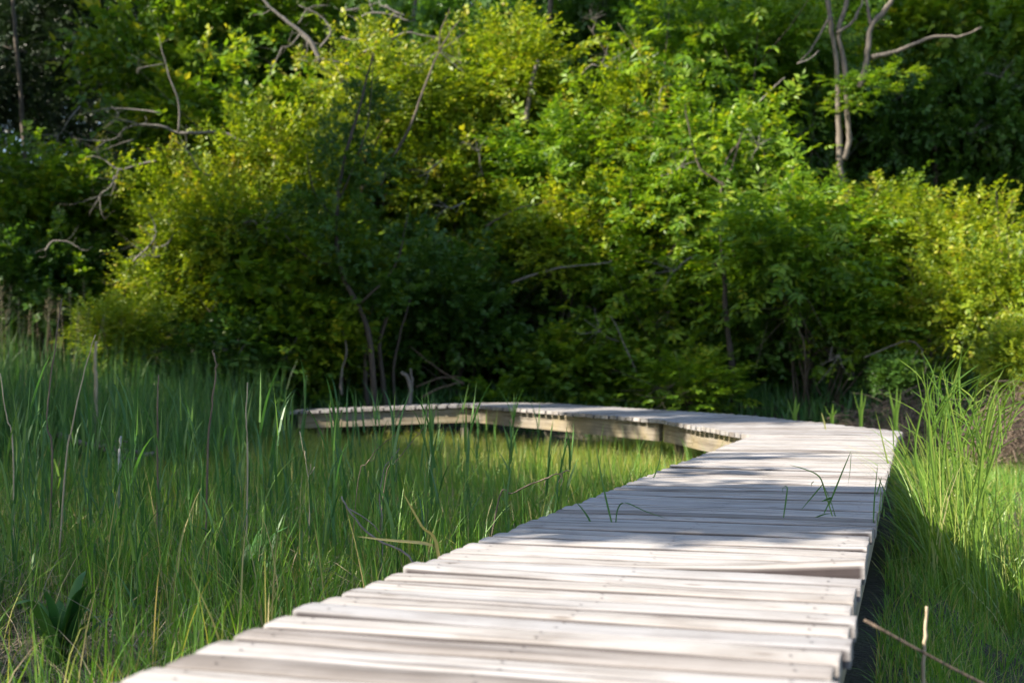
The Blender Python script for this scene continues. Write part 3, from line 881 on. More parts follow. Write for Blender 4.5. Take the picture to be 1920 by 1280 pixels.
limb('forked_sapling', 'dark forked stem standing in the feathery sumac', 'tree', [([(1355, 420, 19.9), (1352, 370, 19.9), (1362, 300, 19.9), (1385, 268, 19.9)], .03, .022), ([(1364, 340, 19.9), (1376, 300, 19.9), (1395, 240, 19.9)], .025, .012)], 'bark')
limb('slim_tree', 'slim dark straight trunk in the shade behind the boardwalk', 'tree', [([(1374, 760, 19.3), (1372, 680, 19.3), (1362, 600, 19.3), (1358, 520, 19.3), (1352, 440, 19.4)], .075, .05)], 'darkbark')
for (x0, y0, pth, r, lb) in ((690, 770, [(684, 700), (686, 640), (700, 560)], .055, 'left of three dark twisted trunks behind the left boardwalk'), (725, 770, [(716, 700), (712, 640), (735, 570)], .065, 'thick middle trunk of three dark trunks behind the left boardwalk'), (742, 770, [(738, 690), (752, 620), (770, 560)], .035, 'right thin trunk of three dark trunks behind the left boardwalk')):
    limb('twisted_tree', lb, 'tree', [([(x0, y0, 18.9)] + [(a, b, 18.9) for a, b in pth], r, r * .6)], 'darkbark', group='dark trunks behind the boardwalk')
limb('bent_branch', 'smooth pale curved stem standing left of the dark trunks', 'dead branch', [([(640, 740, 18.3), (640, 700, 18.3), (650, 655, 18.3), (642, 618, 18.3)], .03, .018)], 'deadwood')
limb('stump', 'pale forked stump right of the dark trunks', 'stump', [([(765, 770, 18.3), (770, 730, 18.3), (763, 706, 18.3), (752, 698, 18.3)], .055, .035), ([(770, 735, 18.3), (773, 715, 18.3), (770, 690, 18.3)], .03, .018)], 'deadwood')
limb('fallen_branch', 'grey fallen branches leaning behind the boardwalk bend', 'dead branch', [([(790, 745, 18.6), (830, 725, 18.6), (870, 715, 18.6)], .02, .01), ([(780, 725, 18.7), (820, 710, 18.7), (860, 705, 18.7)], .014, .008), ([(870, 720, 18.7), (820, 690, 18.7), (770, 650, 18.7)], .012, .006)], 'twig')
limb('leaning_pole', 'thin straight dead stem leaning in the shade above the boardwalk', 'dead branch', [([(1195, 698, 19.2), (1170, 645, 19.2), (1145, 590, 19.2)], .018, .012)], 'deadwood')
limb('fallen_branch', 'long grey fallen branch lying across the middle thicket', 'dead branch', [([(910, 425, 20.2), (960, 395, 20.1), (1010, 382, 20.1), (1065, 372, 20.1)], .02, .009)], 'bark')
limb('fallen_branch', 'long arched grey branch above the dark hollow of the thicket', 'dead branch', [([(960, 530, 19.8), (1010, 512, 19.7), (1060, 500, 19.7), (1120, 495, 19.7), (1150, 488, 19.7)], .028, .012)], 'deadwood')
limb('arched_branch', 'bleached arched branch in the shade at right', 'dead branch', [([(1620, 670, 18.5), (1680, 645, 18.4), (1710, 640, 18.3), (1728, 655, 18.3), (1733, 685, 18.3)], .014, .02)], 'deadwood')
limb('slanted_branch', 'bare grey slanted branch left of the pale forked tree', 'dead branch', [([(1425, 190, 20.5), (1450, 165, 20.5), (1472, 145, 20.5)], .02, .015), ([(1495, 120, 20.5), (1520, 110, 20.5), (1535, 95, 20.5)], .018, .012)], 'deadwood')
for (pp, lb) in (([(760, 260, 26), (768, 130, 26), (780, -20, 26)], 'brown trunk behind the bare fork at the top'), ([(1200, 300, 26), (1196, 120, 26), (1185, -20, 26)], 'dim grey trunk behind the thicket top centre'), ([(1030, 40, 25), (1032, 10, 25), (1038, -30, 25)], 'pale thin stem above the broken snag'),
                 ([(1770, 420, 24), (1752, 300, 24), (1765, 170, 24)], 'dim curved trunk in the dark gap at right'), ([(1890, 330, 24), (1900, 270, 24), (1918, 200, 24)], 'dim leaning stem at the right edge')):
    limb('bare_tree', lb, 'tree', [(pp, .09, .07)], 'bark')

for (x0, y0, D) in ((215, 330, 19.0), (150, 200, 20.5), (395, 330, 18.9), (455, 420, 18.6), (560, 60, 22.0), (640, 70, 21.4), (700, 170, 20.6), (760, 120, 21.2), (830, 300, 20.4), (870, 380, 19.9), (905, 330, 20.0), (1110, 60, 23.5), (1090, 140, 22.0),
                    (1190, 190, 21.2), (1260, 160, 21.2), (1240, 330, 20.0), (1310, 480, 19.0), (1410, 300, 19.6), (1700, 200, 23.5), (1760, 250, 23.5), (1830, 150, 23.5), (560, 620, 18.2), (480, 640, 18.0), (1160, 640, 19.2), (1560, 650, 18.7), (300, 480, 18.2)):
    an = rng.uniform(0, 2 * PI); L = rng.uniform(55, 120); dx, dy = math.cos(an) * L, math.sin(an) * L * .8
    mid = (x0 + dx * .5 + rng.normal(0, 9), y0 + dy * .5 + rng.normal(0, 9), D - .05)
    fk = lambda f_, sg: ([mid, (mid[0] + (dx * .3 - sg * dy * .25) * f_, mid[1] + (dy * .3 + sg * dx * .25) * f_, D - .1), (mid[0] + (dx * .5 - sg * dy * .5) * f_, mid[1] + (dy * .5 + sg * dx * .4) * f_, D - .1)], .011, .004)
    limb('dead_branch', 'thin bare grey branch poking out of the leaves of the thicket', 'dead branch', [([(x0, y0, D + .25), (x0 + dx * .25 + rng.normal(0, 5), y0 + dy * .25 + rng.normal(0, 5), D), mid, (x0 + dx, y0 + dy, D - .1)], .02, .006), fk(rng.uniform(.6, 1), 1), fk(rng.uniform(.5, .9), -1)],
         'deadwood', group='thin bare branches in the thicket', sides=5)

# ---- off to the left and behind: unseen trees, placed so their shade falls on chosen spots
# (where the shade falls: x, y, z, radius of the crown)
SHADE = [(-2.6, 6.6, -.2, 2.0), (-1.6, 4.4, -.3, 1.0), (-.75, 6.9, -.1, 1.2), (-4.6, 9.5, 0, 2.0), (-2.6, 10.2, -.1, 1.6), (.25, 4.95, 0, .7), (.95, 4.8, 0, .72), (1.55, 4.95, 0, .62),
         (-5.2, 13.2, .5, 2.0), (-4.8, 15.4, .6, 1.0), (5.4, 15.4, 0, 1.0), (-2.7, 13.2, -.2, 1.1), (2.5, 13.3, .05, .8), (1.6, 14.6, .06, .7), (.5, 16.7, .06, .7), (2.5, 5.0, -.4, .6),
         (-3.5, 17.9, .1, .6), (-1.8, 18.6, .9, 1.0), (-2.75, 18.3, 2.4, .6), (-.9, 19.3, .9, 1.2), (.9, 19.4, .8, 1.2), (2.6, 19.3, .6, 1.2), (4.5, 19.2, .3, 1.15), (6.2, 18.9, .2, 1.0), (.4, 20.6, 2.0, .8),
         (-8.4, 20.2, 2.6, 1.6), (-8.2, 22, 5.2, 2.2), (-6.6, 20.3, .9, 1.3), (8.4, 24.5, 4.4, 1.9), (7.4, 24.6, 6.4, 1.4), (-.8, 26, 7.2, 1.5), (2.3, 26, 6.6, 1.2), (9.5, 24, 6.8, 1.4)]
for (x, y, z_, rr) in SHADE:
    tt = max(7.0, (x + .47 * y + rr + 1.2) / -(to_sun[0] + .47 * to_sun[1]))
    p = np.array([x, y, z_]) + to_sun * tt
    plant('shade_tree', 'unseen leafy tree left of the marsh, placed for its shade', 'tree', 0, 0, p[1], rr, rr, 'loose' if z_ < -.05 else 'shade', stems=1, r0=.016 if y < 7.5 else .06, group='unseen shade trees left of the marsh', at=p, base=(p[0] - .3, p[1]))

# ------------------------------------------------------------------ grasses
def scatter(n, x0, x1, y0, y1, fn=None):
    x = rng.uniform(x0, x1, n); y = rng.uniform(y0, y1, n)
    k = ~under_deck(x, y)
    if fn is not None:
        k &= rng.random(n) < fn(x, y)
    x, y = x[k], y[k]
    return np.stack([x, y, ground_z(x, y) - .02], -1)


def clumpy(x, y, s=1.0, seed=0):
    return .5 + .25 * np.sin(x * 3.1 * s + seed) * np.sin(y * 2.7 * s + seed * 2) + .25 * np.sin(x * 7.3 * s + y * 5.9 * s + seed)


def left_edge_x(y):      # deck left edge
    return A0[0] + (y - A0[1]) * Ls[0] / Ls[1]


def grass(mb, b, h0, h1, wd, lean=.35, segs=4, droop=.2, bias=None, a=None):
    n = len(b)
    h = rng.uniform(h0, h1, n) * rng.uniform(.7, 1.05, n)
    ld = rng.uniform(0, 2 * PI, n) if bias is None else rng.normal(bias, .9, n)
    blades(mb, b, h, rng.uniform(.7, 1.3, n) * wd, rng.uniform(0, 2 * PI, n), np.abs(rng.normal(0, lean, n)) + .04, ld, segs, np.abs(rng.normal(0, droop, n)), a=a)


# fine green marsh grass, left of the deck
mb = MB()
dens = lambda x, y: np.clip(sstep(left_edge_x(y) - 9, left_edge_x(y) - 1.0, x), .35, 1) * (.45 + .55 * clumpy(x, y)) * (1 - .85 * sstep(-.9, -1.5, x) * (1 - sstep(4.6, 5.6, y)))
b = scatter(130000, -5.6, 1.6, 3.0, 10.5, lambda x, y: dens(x, y) * (x < left_edge_x(y)) * (x > -.46 * y - .5))
near = b[:, 1] < 6.5
tall = rng.random(len(b)) < .10 + .25 * (clumpy(b[:, 0], b[:, 1], .55, 9) > .62)
grass(mb, b[near & ~tall], .14, .42, .0046, .36, 4, .2)
grass(mb, b[~near & ~tall], .16, .44, .0062, .30, 3, .15)
grass(mb, b[tall], .38, .68, .0075, .28, 5, .22)
tag(mb.build('marsh_grass', M['grass']), 'dense green marsh grass left of the boardwalk', 'grass', kind='stuff')

# last year's dead blades bent among the green
mb = MB()
b = scatter(9000, -4.5, 1.4, 3.2, 9.0, lambda x, y: (x < left_edge_x(y)) * (x > -.46 * y - .5) * (.2 + .8 * clumpy(x, y, .7, 5)))
n = len(b)
blades(mb, b + [0, 0, .02], rng.uniform(.15, .5, n), rng.uniform(.003, .006, n), rng.uniform(0, 6.3, n), rng.uniform(.3, 2.2, n), rng.uniform(0, 6.3, n), 5, rng.uniform(0, .5, n))
tag(mb.build('dead_grass', M['straw']), 'dry bent blades of last year among the green marsh grass', 'grass', kind='stuff')

# short sunlit meadow between the arms of the boardwalk, and right of it
mb = MB()
b = scatter(70000, -4.5, 3.2, 9.0, 17.3, lambda x, y: (x > -.42 * y - .5) * (.45 + .55 * clumpy(x, y, .8, 2)))
grass(mb, b, .16, .40, .0075, .30, 3, .15)
tag(mb.build('meadow_grass', M['meadow']), 'short yellow green meadow between the bends of the boardwalk', 'grass', kind='stuff')
mb = MB()
b = scatter(60000, .6, 6.2, 2.6, 13.5, lambda x, y: (x < .43 * y + .6) * (x > left_edge_x(y)) * (.4 + .6 * clumpy(x, y, 1, 4)))
b = np.concatenate([b, scatter(26000, .6, 4.0, 2.6, 6.6, lambda x, y: (x < .43 * y + .6) * (x > left_edge_x(y)))])
nr = b[:, 1] < 7
nr2 = b[:, 1] < 6.0
grass(mb, b[nr2], .06, .24, .0042, .5, 4, .3)
grass(mb, b[nr & ~nr2], .12, .36, .0048, .5, 4, .3)
grass(mb, b[~nr], .12, .32, .0070, .4, 3, .2)
tag(mb.build('marsh_grass', M['grass']), 'fine grass in the shade right of the boardwalk', 'grass', kind='stuff')

# tall reeds at the left, farther away
mb = MB()
b = scatter(15000, -9.5, -2.6, 11.0, 18.0, lambda x, y: sstep(-2.4 - .0 * y, -3.9, x + .02 * (y - 12)) * (.4 + .6 * clumpy(x, y, .6, 1)))
hh = 1.2 + .4 * sstep(-3.5, -6, b[:, 0])
n = len(b)
blades(mb, b, rng.uniform(.45, 1.0, n) * hh, rng.uniform(.010, .02, n), rng.uniform(0, 6.3, n), np.abs(rng.normal(0, .22, n)), rng.uniform(0, 6.3, n), 4, np.abs(rng.normal(0, .15, n)))
tag(mb.build('reed_bed', M['reed']), 'tall dense reed bed at the left in front of the woods', 'reeds', kind='stuff')

# feathery seed heads over the reed bed
mb = MB()
for _ in range(45):
    x, y = rng.uniform(-7.0, -5.0), rng.uniform(14, 18)
    z = float(ground_z(x, y)); h = rng.uniform(1.5, 2.0)
    top = np.array([x + rng.normal(0, .12), y, z + h])
    tube(mb, [(x, y, z), lerp3((x, y, z), top, .6), top], .0022, .001, 3, 2)
    k = 34
    t = rng.uniform(0, .3, k)
    bs = top - np.stack([np.zeros(k), np.zeros(k), t], -1)
    blades(mb, bs, rng.uniform(.04, .10, k), .0035, rng.uniform(0, 6, k), rng.uniform(.5, 1.6, k), rng.uniform(0, 6.3, k), 1, 0)
tag(mb.build('seed_grass', M['straw']), 'pale feathery seed heads above the reed bed', 'grass', kind='stuff')

# understory herbs along the far bank
mb = MB()
b = scatter(9000, -4, 9, 18.2, 22, lambda x, y: (.3 + .7 * clumpy(x, y, .9, 7)))
n = len(b)
blades(mb, b, rng.uniform(.15, .55, n), rng.uniform(.012, .03, n), rng.uniform(0, 6.3, n), np.abs(rng.normal(0, .5, n)), rng.uniform(0, 6.3, n), 3, .2, belly=.5)
tag(mb.build('bank_herbs', M['dock']), 'low green herbs along the shaded bank behind the boardwalk', 'plants', kind='stuff')

# straw litter on the near ground
mb = MB()
n = 5000
x = rng.uniform(-2.6, 0, n); y = rng.uniform(3.2, 6.2, n); kk = ~under_deck(x, y); x, y = x[kk], y[kk]; n = len(x)
z = ground_z(x, y) + rng.uniform(.0, .05, n); an = rng.uniform(0, PI, n); L = rng.uniform(.06, .3, n); tz = rng.normal(0, .12, n)
d = np.stack([np.cos(an) * L / 2, np.sin(an) * L / 2, tz * L], -1); c = np.stack([x, y, z], -1)
sd = np.stack([-np.sin(an), np.cos(an), np.zeros(n)], -1) * .0022
V = np.stack([c - d - sd, c + d - sd, c + d + sd, c - d + sd], 1)
mb.add(V.reshape(-1, 3), np.arange(4 * n).reshape(-1, 4))
tag(mb.build('straw_litter', M['straw']), 'dry straw littering the bare ground at the lower left', 'straw', kind='stuff')


# ---- reeds: each shoot a thing; a straight stem with long leaves
def reed_mesh(hs, nl):
    mb = MB()
    top = np.array([rng.normal(0, .05), rng.normal(0, .05), hs])
    tube(mb, [(0, 0, 0), top * [.3, .3, .5], top], .0035, .0015, 5, 3)
    t = np.linspace(.15, .95, nl) + rng.normal(0, .03, nl)
    bs = top[None] * t[:, None]
    ld = np.where(np.arange(nl) % 2 == 0, 0, PI) + rng.normal(0, .5, nl) + rng.uniform(0, 6)
    blades(mb, bs, rng.uniform(.28, .48, nl) * hs * 1.15, rng.uniform(.009, .016, nl), ld + PI / 2, rng.uniform(.15, .55, nl), ld, 5, rng.uniform(0, .35, nl), belly=.25)
    blades(mb, top[None], [.3 * hs], [.010], [1.0], [.1], [0.5], 5, 0, belly=.2)
    return mb.mesh('reed', M['reed'])


RM = [reed_mesh(rng.uniform(.55, .75), int(rng.integers(4, 7))) for _ in range(8)]


def put_reed(x, y, sc_, label, group, mesh=None):
    o = bpy.data.objects.new('reed', RM[int(rng.integers(0, len(RM)))] if mesh is None else mesh)
    C.objects.link(o)
    o.location = (x, y, float(ground_z(x, y)) - .02)
    o.rotation_euler = (rng.normal(0, .07), rng.normal(0, .07), rng.uniform(0, 6.3))
    o.scale = (sc_, sc_, sc_)
    tag(o, label, 'reed', group)


k = 0
while k < 240:
    y = rng.uniform(4.6, 9.5); x = rng.uniform(-.44 * y, left_edge_x(y) - .35 - .25 * max(y - 6, 0))
    if rng.random() > .25 + .75 * sstep(left_edge_x(y) - .6, left_edge_x(y) - 2.2, x): continue
    put_reed(x, y, rng.uniform(.65, 1.12), 'slender green reed in the stand left of the boardwalk', 'reeds left of the boardwalk')
    k += 1


# ------------------------------------------------------------------ single plants, dry stems and litter
def ribbon(mb, pts, w_, n=5, a=.5, side=(1, .15, 0), tip=True):
    """a single leaf blade along pts, pointed at its end"""
    p = smooth_path(pts, n); m = len(p); t = np.linspace(0, 1, m)
    ww = .5 * w_ * np.minimum(.55 + 1.6 * t, 1) * (np.sqrt(np.clip(1 - t, 0, 1)) if tip else 1)
    sd = np.asarray(side, float); T = np.gradient(p, axis=0); T /= np.linalg.norm(T, axis=1)[:, None] + 1e-9
    S = sd - T * (T @ sd)[:, None]; S /= np.linalg.norm(S, axis=1)[:, None] + 1e-9
    up = np.cross(T, S)
    V = np.stack([p - S * ww[:, None], p + up * ww[:, None] * .25, p + S * ww[:, None]], 1)
    i, j = np.meshgrid(np.arange(m - 1), np.arange(2), indexing='ij')
    mb.add(V.reshape(-1, 3), np.stack([i * 3 + j, i * 3 + j + 1, (i + 1) * 3 + j + 1, (i + 1) * 3 + j], -1).reshape(-1, 4), a)


def gpoint(px, D):
    x = (px - 960) / F * D
    return np.array([x, D, float(ground_z(x, D)) - .03])


def one(mb, name, mat, origin, label, cat, group=None, parent=None):
    for k_ in range(len(mb.V)): mb.V[k_] = mb.V[k_] - origin
    o = mb.build(name, M[mat], parent, smooth=True)
    o.location = tuple(origin) if parent is None else (0, 0, 0)
    return tag(o, label, cat, group) if label else o


def dry_stem(label, pts, D, r, mat='drystem', twigs=(), name='dry_stem', group=None):
    if 5.9 < D < 7: D *= .95; r *= .8
    g0 = gpoint(pts[-1][0] + (pts[-1][0] - pts[0][0]) * .25, D)
    mb = MB()
    tube(mb, [g0] + [P(x, y, D) for x, y in pts[::-1]], r, r * .6, 6, 5, .002)
    for tw in twigs:
        tube(mb, [P(x, y, D) for x, y in tw], r * .6, r * .35, 5, 3, .001)
    return one(mb, name, mat, g0, label, 'dry stem', group)


dry_stem('tall brown dry stem leaning right at the far left of the reeds', [(116, 560), (104, 640), (92, 740), (88, 800), (98, 850)], 6.6, .0065, 'twig')
dry_stem('straw coloured dry stem leaning right beside the tall brown one', [(179, 628), (155, 710), (135, 800), (124, 860)], 6.4, .006)
dry_stem('short dark dry stem with a blunt tip among the reeds', [(297, 703), (295, 760), (296, 850)], 6.2, .007, 'twig')
dry_stem('knobbly brown dry stem with a ragged tip among the reeds', [(402, 660), (404, 700), (398, 760), (390, 840)], 6.2, .0075, 'twig', [[(402, 668), (398, 660), (401, 656)], [(405, 690), (409, 682)]])
dry_stem('pale straight dry stem right of the knobbly brown one', [(464, 716), (462, 790), (464, 860)], 6.3, .006)
dry_stem('thin dry stem leaning left at the left picture edge', [(0, 700), (12, 780), (24, 840)], 6.4, .005)
dry_stem('broken dry reed stub with shredded tip in front of the boardwalk end', [(572, 845), (576, 885), (580, 920)], 6.0, .0045, 'drystem', [[(562, 808), (570, 850)], [(590, 875), (580, 890), (584, 870)]])
dry_stem('thick pale dry stalk far back in the reed bed', [(180, 640), (178, 690), (180, 720)], 12.5, .022)
dry_stem('bleached white stake standing low in the reeds', [(227, 818), (226, 840), (224, 860)], 7.6, .012, 'stake', name='stake')
dry_stem('upright dry stem in the shaded grass at the lower right', [(1737, 1135), (1735, 1190), (1731, 1270)], 3.1, .0055)
dry_stem('brown stem with seed clusters leaning right before the left boardwalk', [(744, 812), (712, 838), (688, 868), (672, 900)], 6.0, .003, 'twig', [[(712, 838), (706, 832), (702, 846)], [(690, 864), (700, 862), (704, 850)]])
dry_stem('brown stem leaning right beside the one with seed clusters', [(795, 800), (770, 830), (745, 862), (722, 900)], 6.0, .003, 'twig', [[(772, 826), (778, 836)], [(785, 812), (777, 808)]])
dry_stem('dead seed head leaning over the grass at the deck edge', [(1068, 881), (1035, 892), (1000, 906), (960, 925), (935, 935)], 5.6, .004, 'twig', [[(1055, 886), (1050, 898), (1046, 905)], [(1050, 888), (1056, 900), (1050, 912)], [(1024, 897), (1020, 912)], [(1040, 890), (1044, 884)]])
dry_stem('bowed grey stem arching through the grass left of the deck', [(750, 840), (720, 880), (712, 940), (718, 1000)], 5.0, .003, 'deadwood')
dry_stem('grey fallen twig slanting down to the deck edge', [(640, 930), (660, 965), (705, 1010), (780, 1063)], 4.35, .005, 'deadwood', [[(648, 950), (690, 975), (715, 1000)]])
t0_, t1_ = P(1622, 1163, 2.66), P(1830, 1275, 2.72); g0 = t1_ + (t1_ - t0_) * 3.2; g0[2] = float(ground_z(g0[0], g0[1])) - .02; mb = MB(); tube(mb, [g0, t1_ + (t1_ - t0_) * 1.2, t1_, t0_], .0042, .003, 6, 5, .001)
one(mb, 'dry_stem', 'twig', g0, 'long dry stem slanting up to the deck edge at the lower right', 'dry stem')
mb = MB(); g0 = gpoint(826, 4.1)
ribbon(mb, [g0, P(822, 1040, 4.05), P(790, 985, 4.0), P(754, 920, 3.95)], .013); ribbon(mb, [P(812, 1022, 4.03), P(790, 1017, 4.0), P(730, 1012, 3.95), P(668, 1005, 3.9)], .012, side=(0, .3, 1))
one(mb, 'bent_reed', 'yellow', g0, 'yellow dead reed bent over beside the deck edge', 'reed')
mb = MB(); g0 = gpoint(150, 11.5)
tube(mb, [P(110, 815, 11.5), P(160, 832, 11.5), P(220, 843, 11.4), P(290, 852, 11.4)], .03, .018, 6, 4, .01); tube(mb, [P(170, 834, 11.5), P(200, 825, 11.5), P(240, 830, 11.4)], .018, .01, 5, 4, .006); tube(mb, [P(180, 836, 11.5), P(230, 858, 11.3), P(260, 862, 11.3)], .016, .01, 5, 4, .006)
one(mb, 'fallen_branch', 'deadwood', g0, 'grey fallen branch lying in the reeds at the left', 'dead branch')

# broad leaved docks
for (px, D, n_, L0, lb) in ((120, 4.35, 17, .34, 'broad leaved dock plant on the bare ground at the lower left'), (455, 5.5, 9, .40, 'broad leaved plant with upright leaves among the marsh grass')):
    g0 = gpoint(px, D); mb = MB()
    for k_ in range(n_):
        an = rng.uniform(0, 2 * PI); L = L0 * rng.uniform(.65, 1.1); ln_ = rng.uniform(.12, .55) if L0 < .45 else rng.uniform(.05, .3)
        dr = np.array([math.cos(an), math.sin(an), 0])
        p1 = g0 + dr * L * ln_ * .4 + [0, 0, L * .5]; p2 = g0 + dr * L * ln_ + [0, 0, L * .85]; p3 = g0 + dr * L * (ln_ * 1.45 + .05) + [0, 0, L * (1.08 - .35 * ln_)]
        ribbon(mb, [g0 + rng.normal(0, .01, 3), p1, p2, p3], rng.uniform(.05, .075), 5, rng.random(), side=(-dr[1], dr[0], 0))
    one(mb, 'dock_plant', 'dock', g0, lb, 'plant')

# sprigs that came up between the boards
def sprig(label, strokes, D, mat='reed', stem=()):
    mb = MB(); x0, y0 = strokes[0][0][0]
    g0 = P(x0, y0, D); g0[2] = -.03
    for pp, w_ in strokes:
        ribbon(mb, [P(x, y, D - .0 * i_) for i_, (x, y) in enumerate(pp)], w_, 4, rng.random())
    for pp in stem:
        tube(mb, [P(x, y, D) for x, y in pp], .0016, .0009, 4, 3)
    one(mb, 'reed_sprig', mat, g0, label, 'reed')


sprig('reed sprig with bent leaves sprouting through the deck boards', [([(1561, 968), (1548, 925), (1536, 893), (1508, 879), (1479, 871)], .007), ([(1555, 945), (1575, 895), (1597, 842)], .008), ([(1596, 850), (1594, 880), (1590, 910)], .003), ([(1542, 908), (1522, 932), (1500, 958)], .006),
      ([(1561, 932), (1550, 936), (1540, 940)], .010), ([(1545, 962), (1553, 945), (1556, 935)], .006), ([(1528, 970), (1545, 964), (1562, 962)], .007), ([(1526, 902), (1522, 906), (1521, 912)], .004)], 4.5, stem=[[(1567, 970), (1556, 935), (1536, 893)]])
sprig('upright grass sprig through the deck boards near its right edge', [([(1637, 990), (1640, 930), (1646, 868)], .007), ([(1645, 985), (1651, 930), (1649, 896)], .004), ([(1671, 957), (1658, 920), (1645, 890)], .006), ([(1652, 960), (1660, 910), (1673, 875)], .004), ([(1657, 970), (1658, 950)], .005), ([(1644, 928), (1650, 905), (1653, 893)], .006)], 4.4)
sprig('single curled grass blade through the deck boards', [([(1469, 970), (1474, 935), (1476, 914), (1470, 910)], .007), ([(1474, 914), (1468, 914), (1468, 926)], .003)], 4.45)
sprig('grass blades curling over the left deck edge', [([(1154, 988), (1158, 955), (1172, 942), (1210, 958), (1250, 972)], .006), ([(1148, 984), (1133, 920), (1116, 832)], .008), ([(1112, 988), (1098, 962), (1078, 938)], .008)], 4.35)
sprig('thin blade rising before the far deck corner', [([(1548, 805), (1545, 790), (1540, 772)], .016)], 10.2, 'tuft')
sprig('tall blade leaning right at the left deck edge', [([(1210, 925), (1232, 880), (1242, 835)], .008)], 6.2)
for (px, y1, y0, D, w_, lb) in ((1490, 790, 742, 13.0, .05, 'pale green reed shoot behind the deck, first from the bend'), (1560, 790, 756, 12.4, .04, 'short pale reed shoot behind the deck corner'), (1614, 785, 728, 12.6, .05, 'pale pointed reed shoot before the brush pile'), (1680, 790, 722, 12.2, .05, 'forked reed shoot before the brush pile')):
    mb = MB(); g0 = gpoint(px, D)
    ribbon(mb, [g0, P(px, y1, D), P(px + 2, y0, D)], w_); ribbon(mb, [g0, P(px + 1, y1, D), P(px + 6, (y1 + y0) / 2, D), P(px + 9, y0 + 12, D)], w_ * .7)
    ribbon(mb, [g0, P(px - 2, y1, D), P(px - 8, (y1 + y0) / 2, D), P(px - 14, y0 + 4, D)], w_ * (.8 if px == 1680 else .3))
    one(mb, 'reed_shoot', 'tuft', g0, lb, 'reed')

# bright reed clump leaning at the right edge of the deck
g0 = gpoint(1765, 7.0)
cl = empty('reed_clump', g0, 'bright sunlit clump of reeds and grass leaning at the right deck edge', 'reed clump')
mb = MB()
RT = [((1775, 1000), (1752, 860), (1729, 682)), ((1760, 960), (1745, 840), (1738, 700)), ((1790, 990), (1772, 800), (1800, 676)), ((1800, 980), (1782, 820), (1770, 680)), ((1830, 980), (1850, 820), (1872, 706)), ((1840, 990), (1870, 790), (1925, 690)), ((1790, 1000), (1800, 840), (1800, 695)),
      ((1820, 990), (1812, 820), (1846, 735)), ((1770, 1000), (1740, 930), (1660, 780)), ((1850, 990), (1836, 860), (1830, 740)), ((1760, 980), (1755, 880), (1750, 705)), ((1810, 1000), (1840, 870), (1892, 800)), ((1800, 990), (1760, 880), (1732, 760)), ((1830, 990), (1800, 830), (1790, 745)), ((1780, 990), (1800, 850), (1830, 760))]
RT = RT + [tuple((x_ + rng.normal(0, 22), y_ + rng.normal(0, 25)) for x_, y_ in q_) for q_ in RT]
for (a_, b_, c_) in RT:
    D = rng.uniform(6.3, 7.5)
    gb = gpoint(a_[0], D)
    ribbon(mb, [gb - g0, P(*a_, D) - g0, P(*b_, D) - g0, P(*c_, D) - g0], rng.uniform(.017, .026), 5, .35 + rng.random() * .5)
    for _ in range(3):
        t_ = rng.uniform(.35, .75); s_ = lerp3(P(*a_, D), P(*c_, D), t_); dr = rng.normal(0, .14); hh_ = rng.uniform(.2, .35)
        ribbon(mb, [s_ - g0, s_ + [dr * .5, rng.normal(0, .05), hh_ * .6] - g0, s_ + [dr * 1.4, rng.normal(0, .08), hh_] - g0], rng.uniform(.007, .012), 4, rng.random() * .8)
mb.build('reed_blades', M['tuft'], cl)
mb = MB()
nn = 1250
yy = np.clip(rng.normal(7.1, .6, nn), 6.0, 9); xx = (.535 + (yy - 2.07) * .335) + .06 + np.abs(rng.normal(0, .26, nn))
kk = ~under_deck(xx, yy); xx, yy = xx[kk], yy[kk]
bs = np.stack([xx, yy, ground_z(xx, yy) - .02], -1) - g0
blades(mb, bs, rng.uniform(.35, .95, len(xx)) * rng.uniform(.8, 1.1, len(xx)), rng.uniform(.006, .012, len(xx)), rng.uniform(0, 6.3, len(xx)), np.abs(rng.normal(.35, .45, len(xx))), rng.normal(PI * .85, 1.2, len(xx)), 5, np.abs(rng.normal(0, .3, len(xx))))
mb.build('grass_blades', M['tuft'], cl)

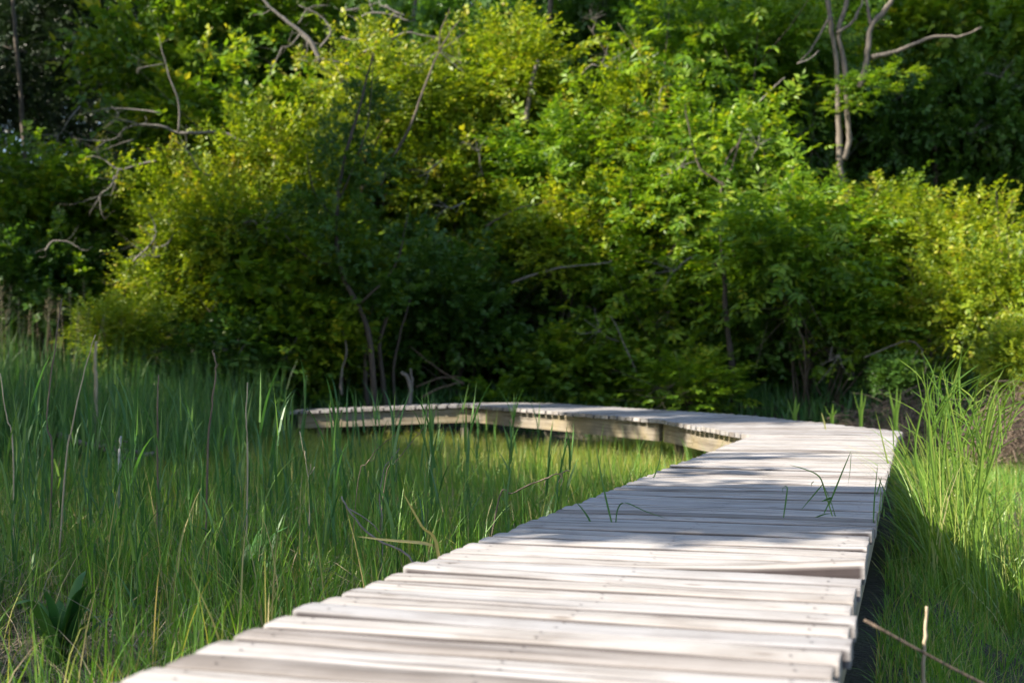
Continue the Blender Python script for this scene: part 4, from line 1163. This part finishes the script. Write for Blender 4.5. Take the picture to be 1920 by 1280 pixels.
# brush piles at the right
for (px, py, D, rx_, rz_, nt_, lb) in ((1730, 765, 15.6, 1.3, .22, 300, 'heap of dead brown brush beyond the deck corner'), (1905, 772, 13.2, .65, .25, 200, 'heap of straw and dead twigs at the right edge')):
    c = P(px, py, D); gz_ = float(ground_z(c[0], c[1])); g0 = np.array([c[0], c[1], gz_]); mb = MB()
    hz = max(c[2] - gz_ + rz_, .5)
    for _ in range(nt_):
        th_ = rng.uniform(0, 2 * PI); rr_ = math.sqrt(rng.random())
        b_ = np.array([math.cos(th_) * rx_ * rr_, math.sin(th_) * .6 * rr_, hz * (1 - rr_ ** 2) * rng.uniform(.2, 1)])
        an = rng.uniform(0, PI); L = rng.uniform(.3, 1.0); d_ = np.array([math.cos(an), math.sin(an) * .6, rng.normal(0, .28)]) * L / 2
        tube(mb, [b_ - d_, b_ + [0, 0, rng.uniform(.02, .14)], b_ + d_ - [0, 0, .06]], rng.uniform(.003, .009), .002, 4, 3)
    n_ = 2600; th_ = rng.uniform(0, 2 * PI, n_); rr_ = np.sqrt(rng.random(n_))
    bs = np.stack([np.cos(th_) * rx_ * rr_, np.sin(th_) * .7 * rr_, hz * (1 - rr_ ** 2) * rng.uniform(0, .95, n_)], -1)
    blades(mb, bs, rng.uniform(.06, .25, n_), .007, rng.uniform(0, 6.3, n_), rng.uniform(.8, 2.5, n_), rng.uniform(0, 6.3, n_), 3, rng.uniform(0, .7, n_))
    o = mb.build('brush_pile', M['twig']); o.location = tuple(g0); tag(o, lb, 'brush pile')

# fern on the shaded bank
c = gpoint(930, 19.4); mb = MB(); tm = [spray('pinnate') for _ in range(5)]
n_ = 26; an = rng.uniform(0, 2 * PI, n_); dv = np.stack([np.cos(an), np.sin(an), rng.uniform(.5, 1.6, n_)], -1)
for st_ in (0, .28, .5):
    leaves_from(mb, tm, np.zeros((n_, 3)) + dv / np.linalg.norm(dv, axis=1)[:, None] * st_ + [0, 0, .1 - st_ * st_ * .3], dv - [0, 0, st_ * 1.4], np.tile([0, 0, 1.], (n_, 1)), np.full(n_, 1.1 - st_ * .4), np.full(n_, .4))
o = mb.build('fern', M['sumac']); o.location = tuple(c); tag(o, 'spreading dark green fern behind the boardwalk bend', 'fern')
print('verts', sum(len(m.vertices) for m in bpy.data.meshes))
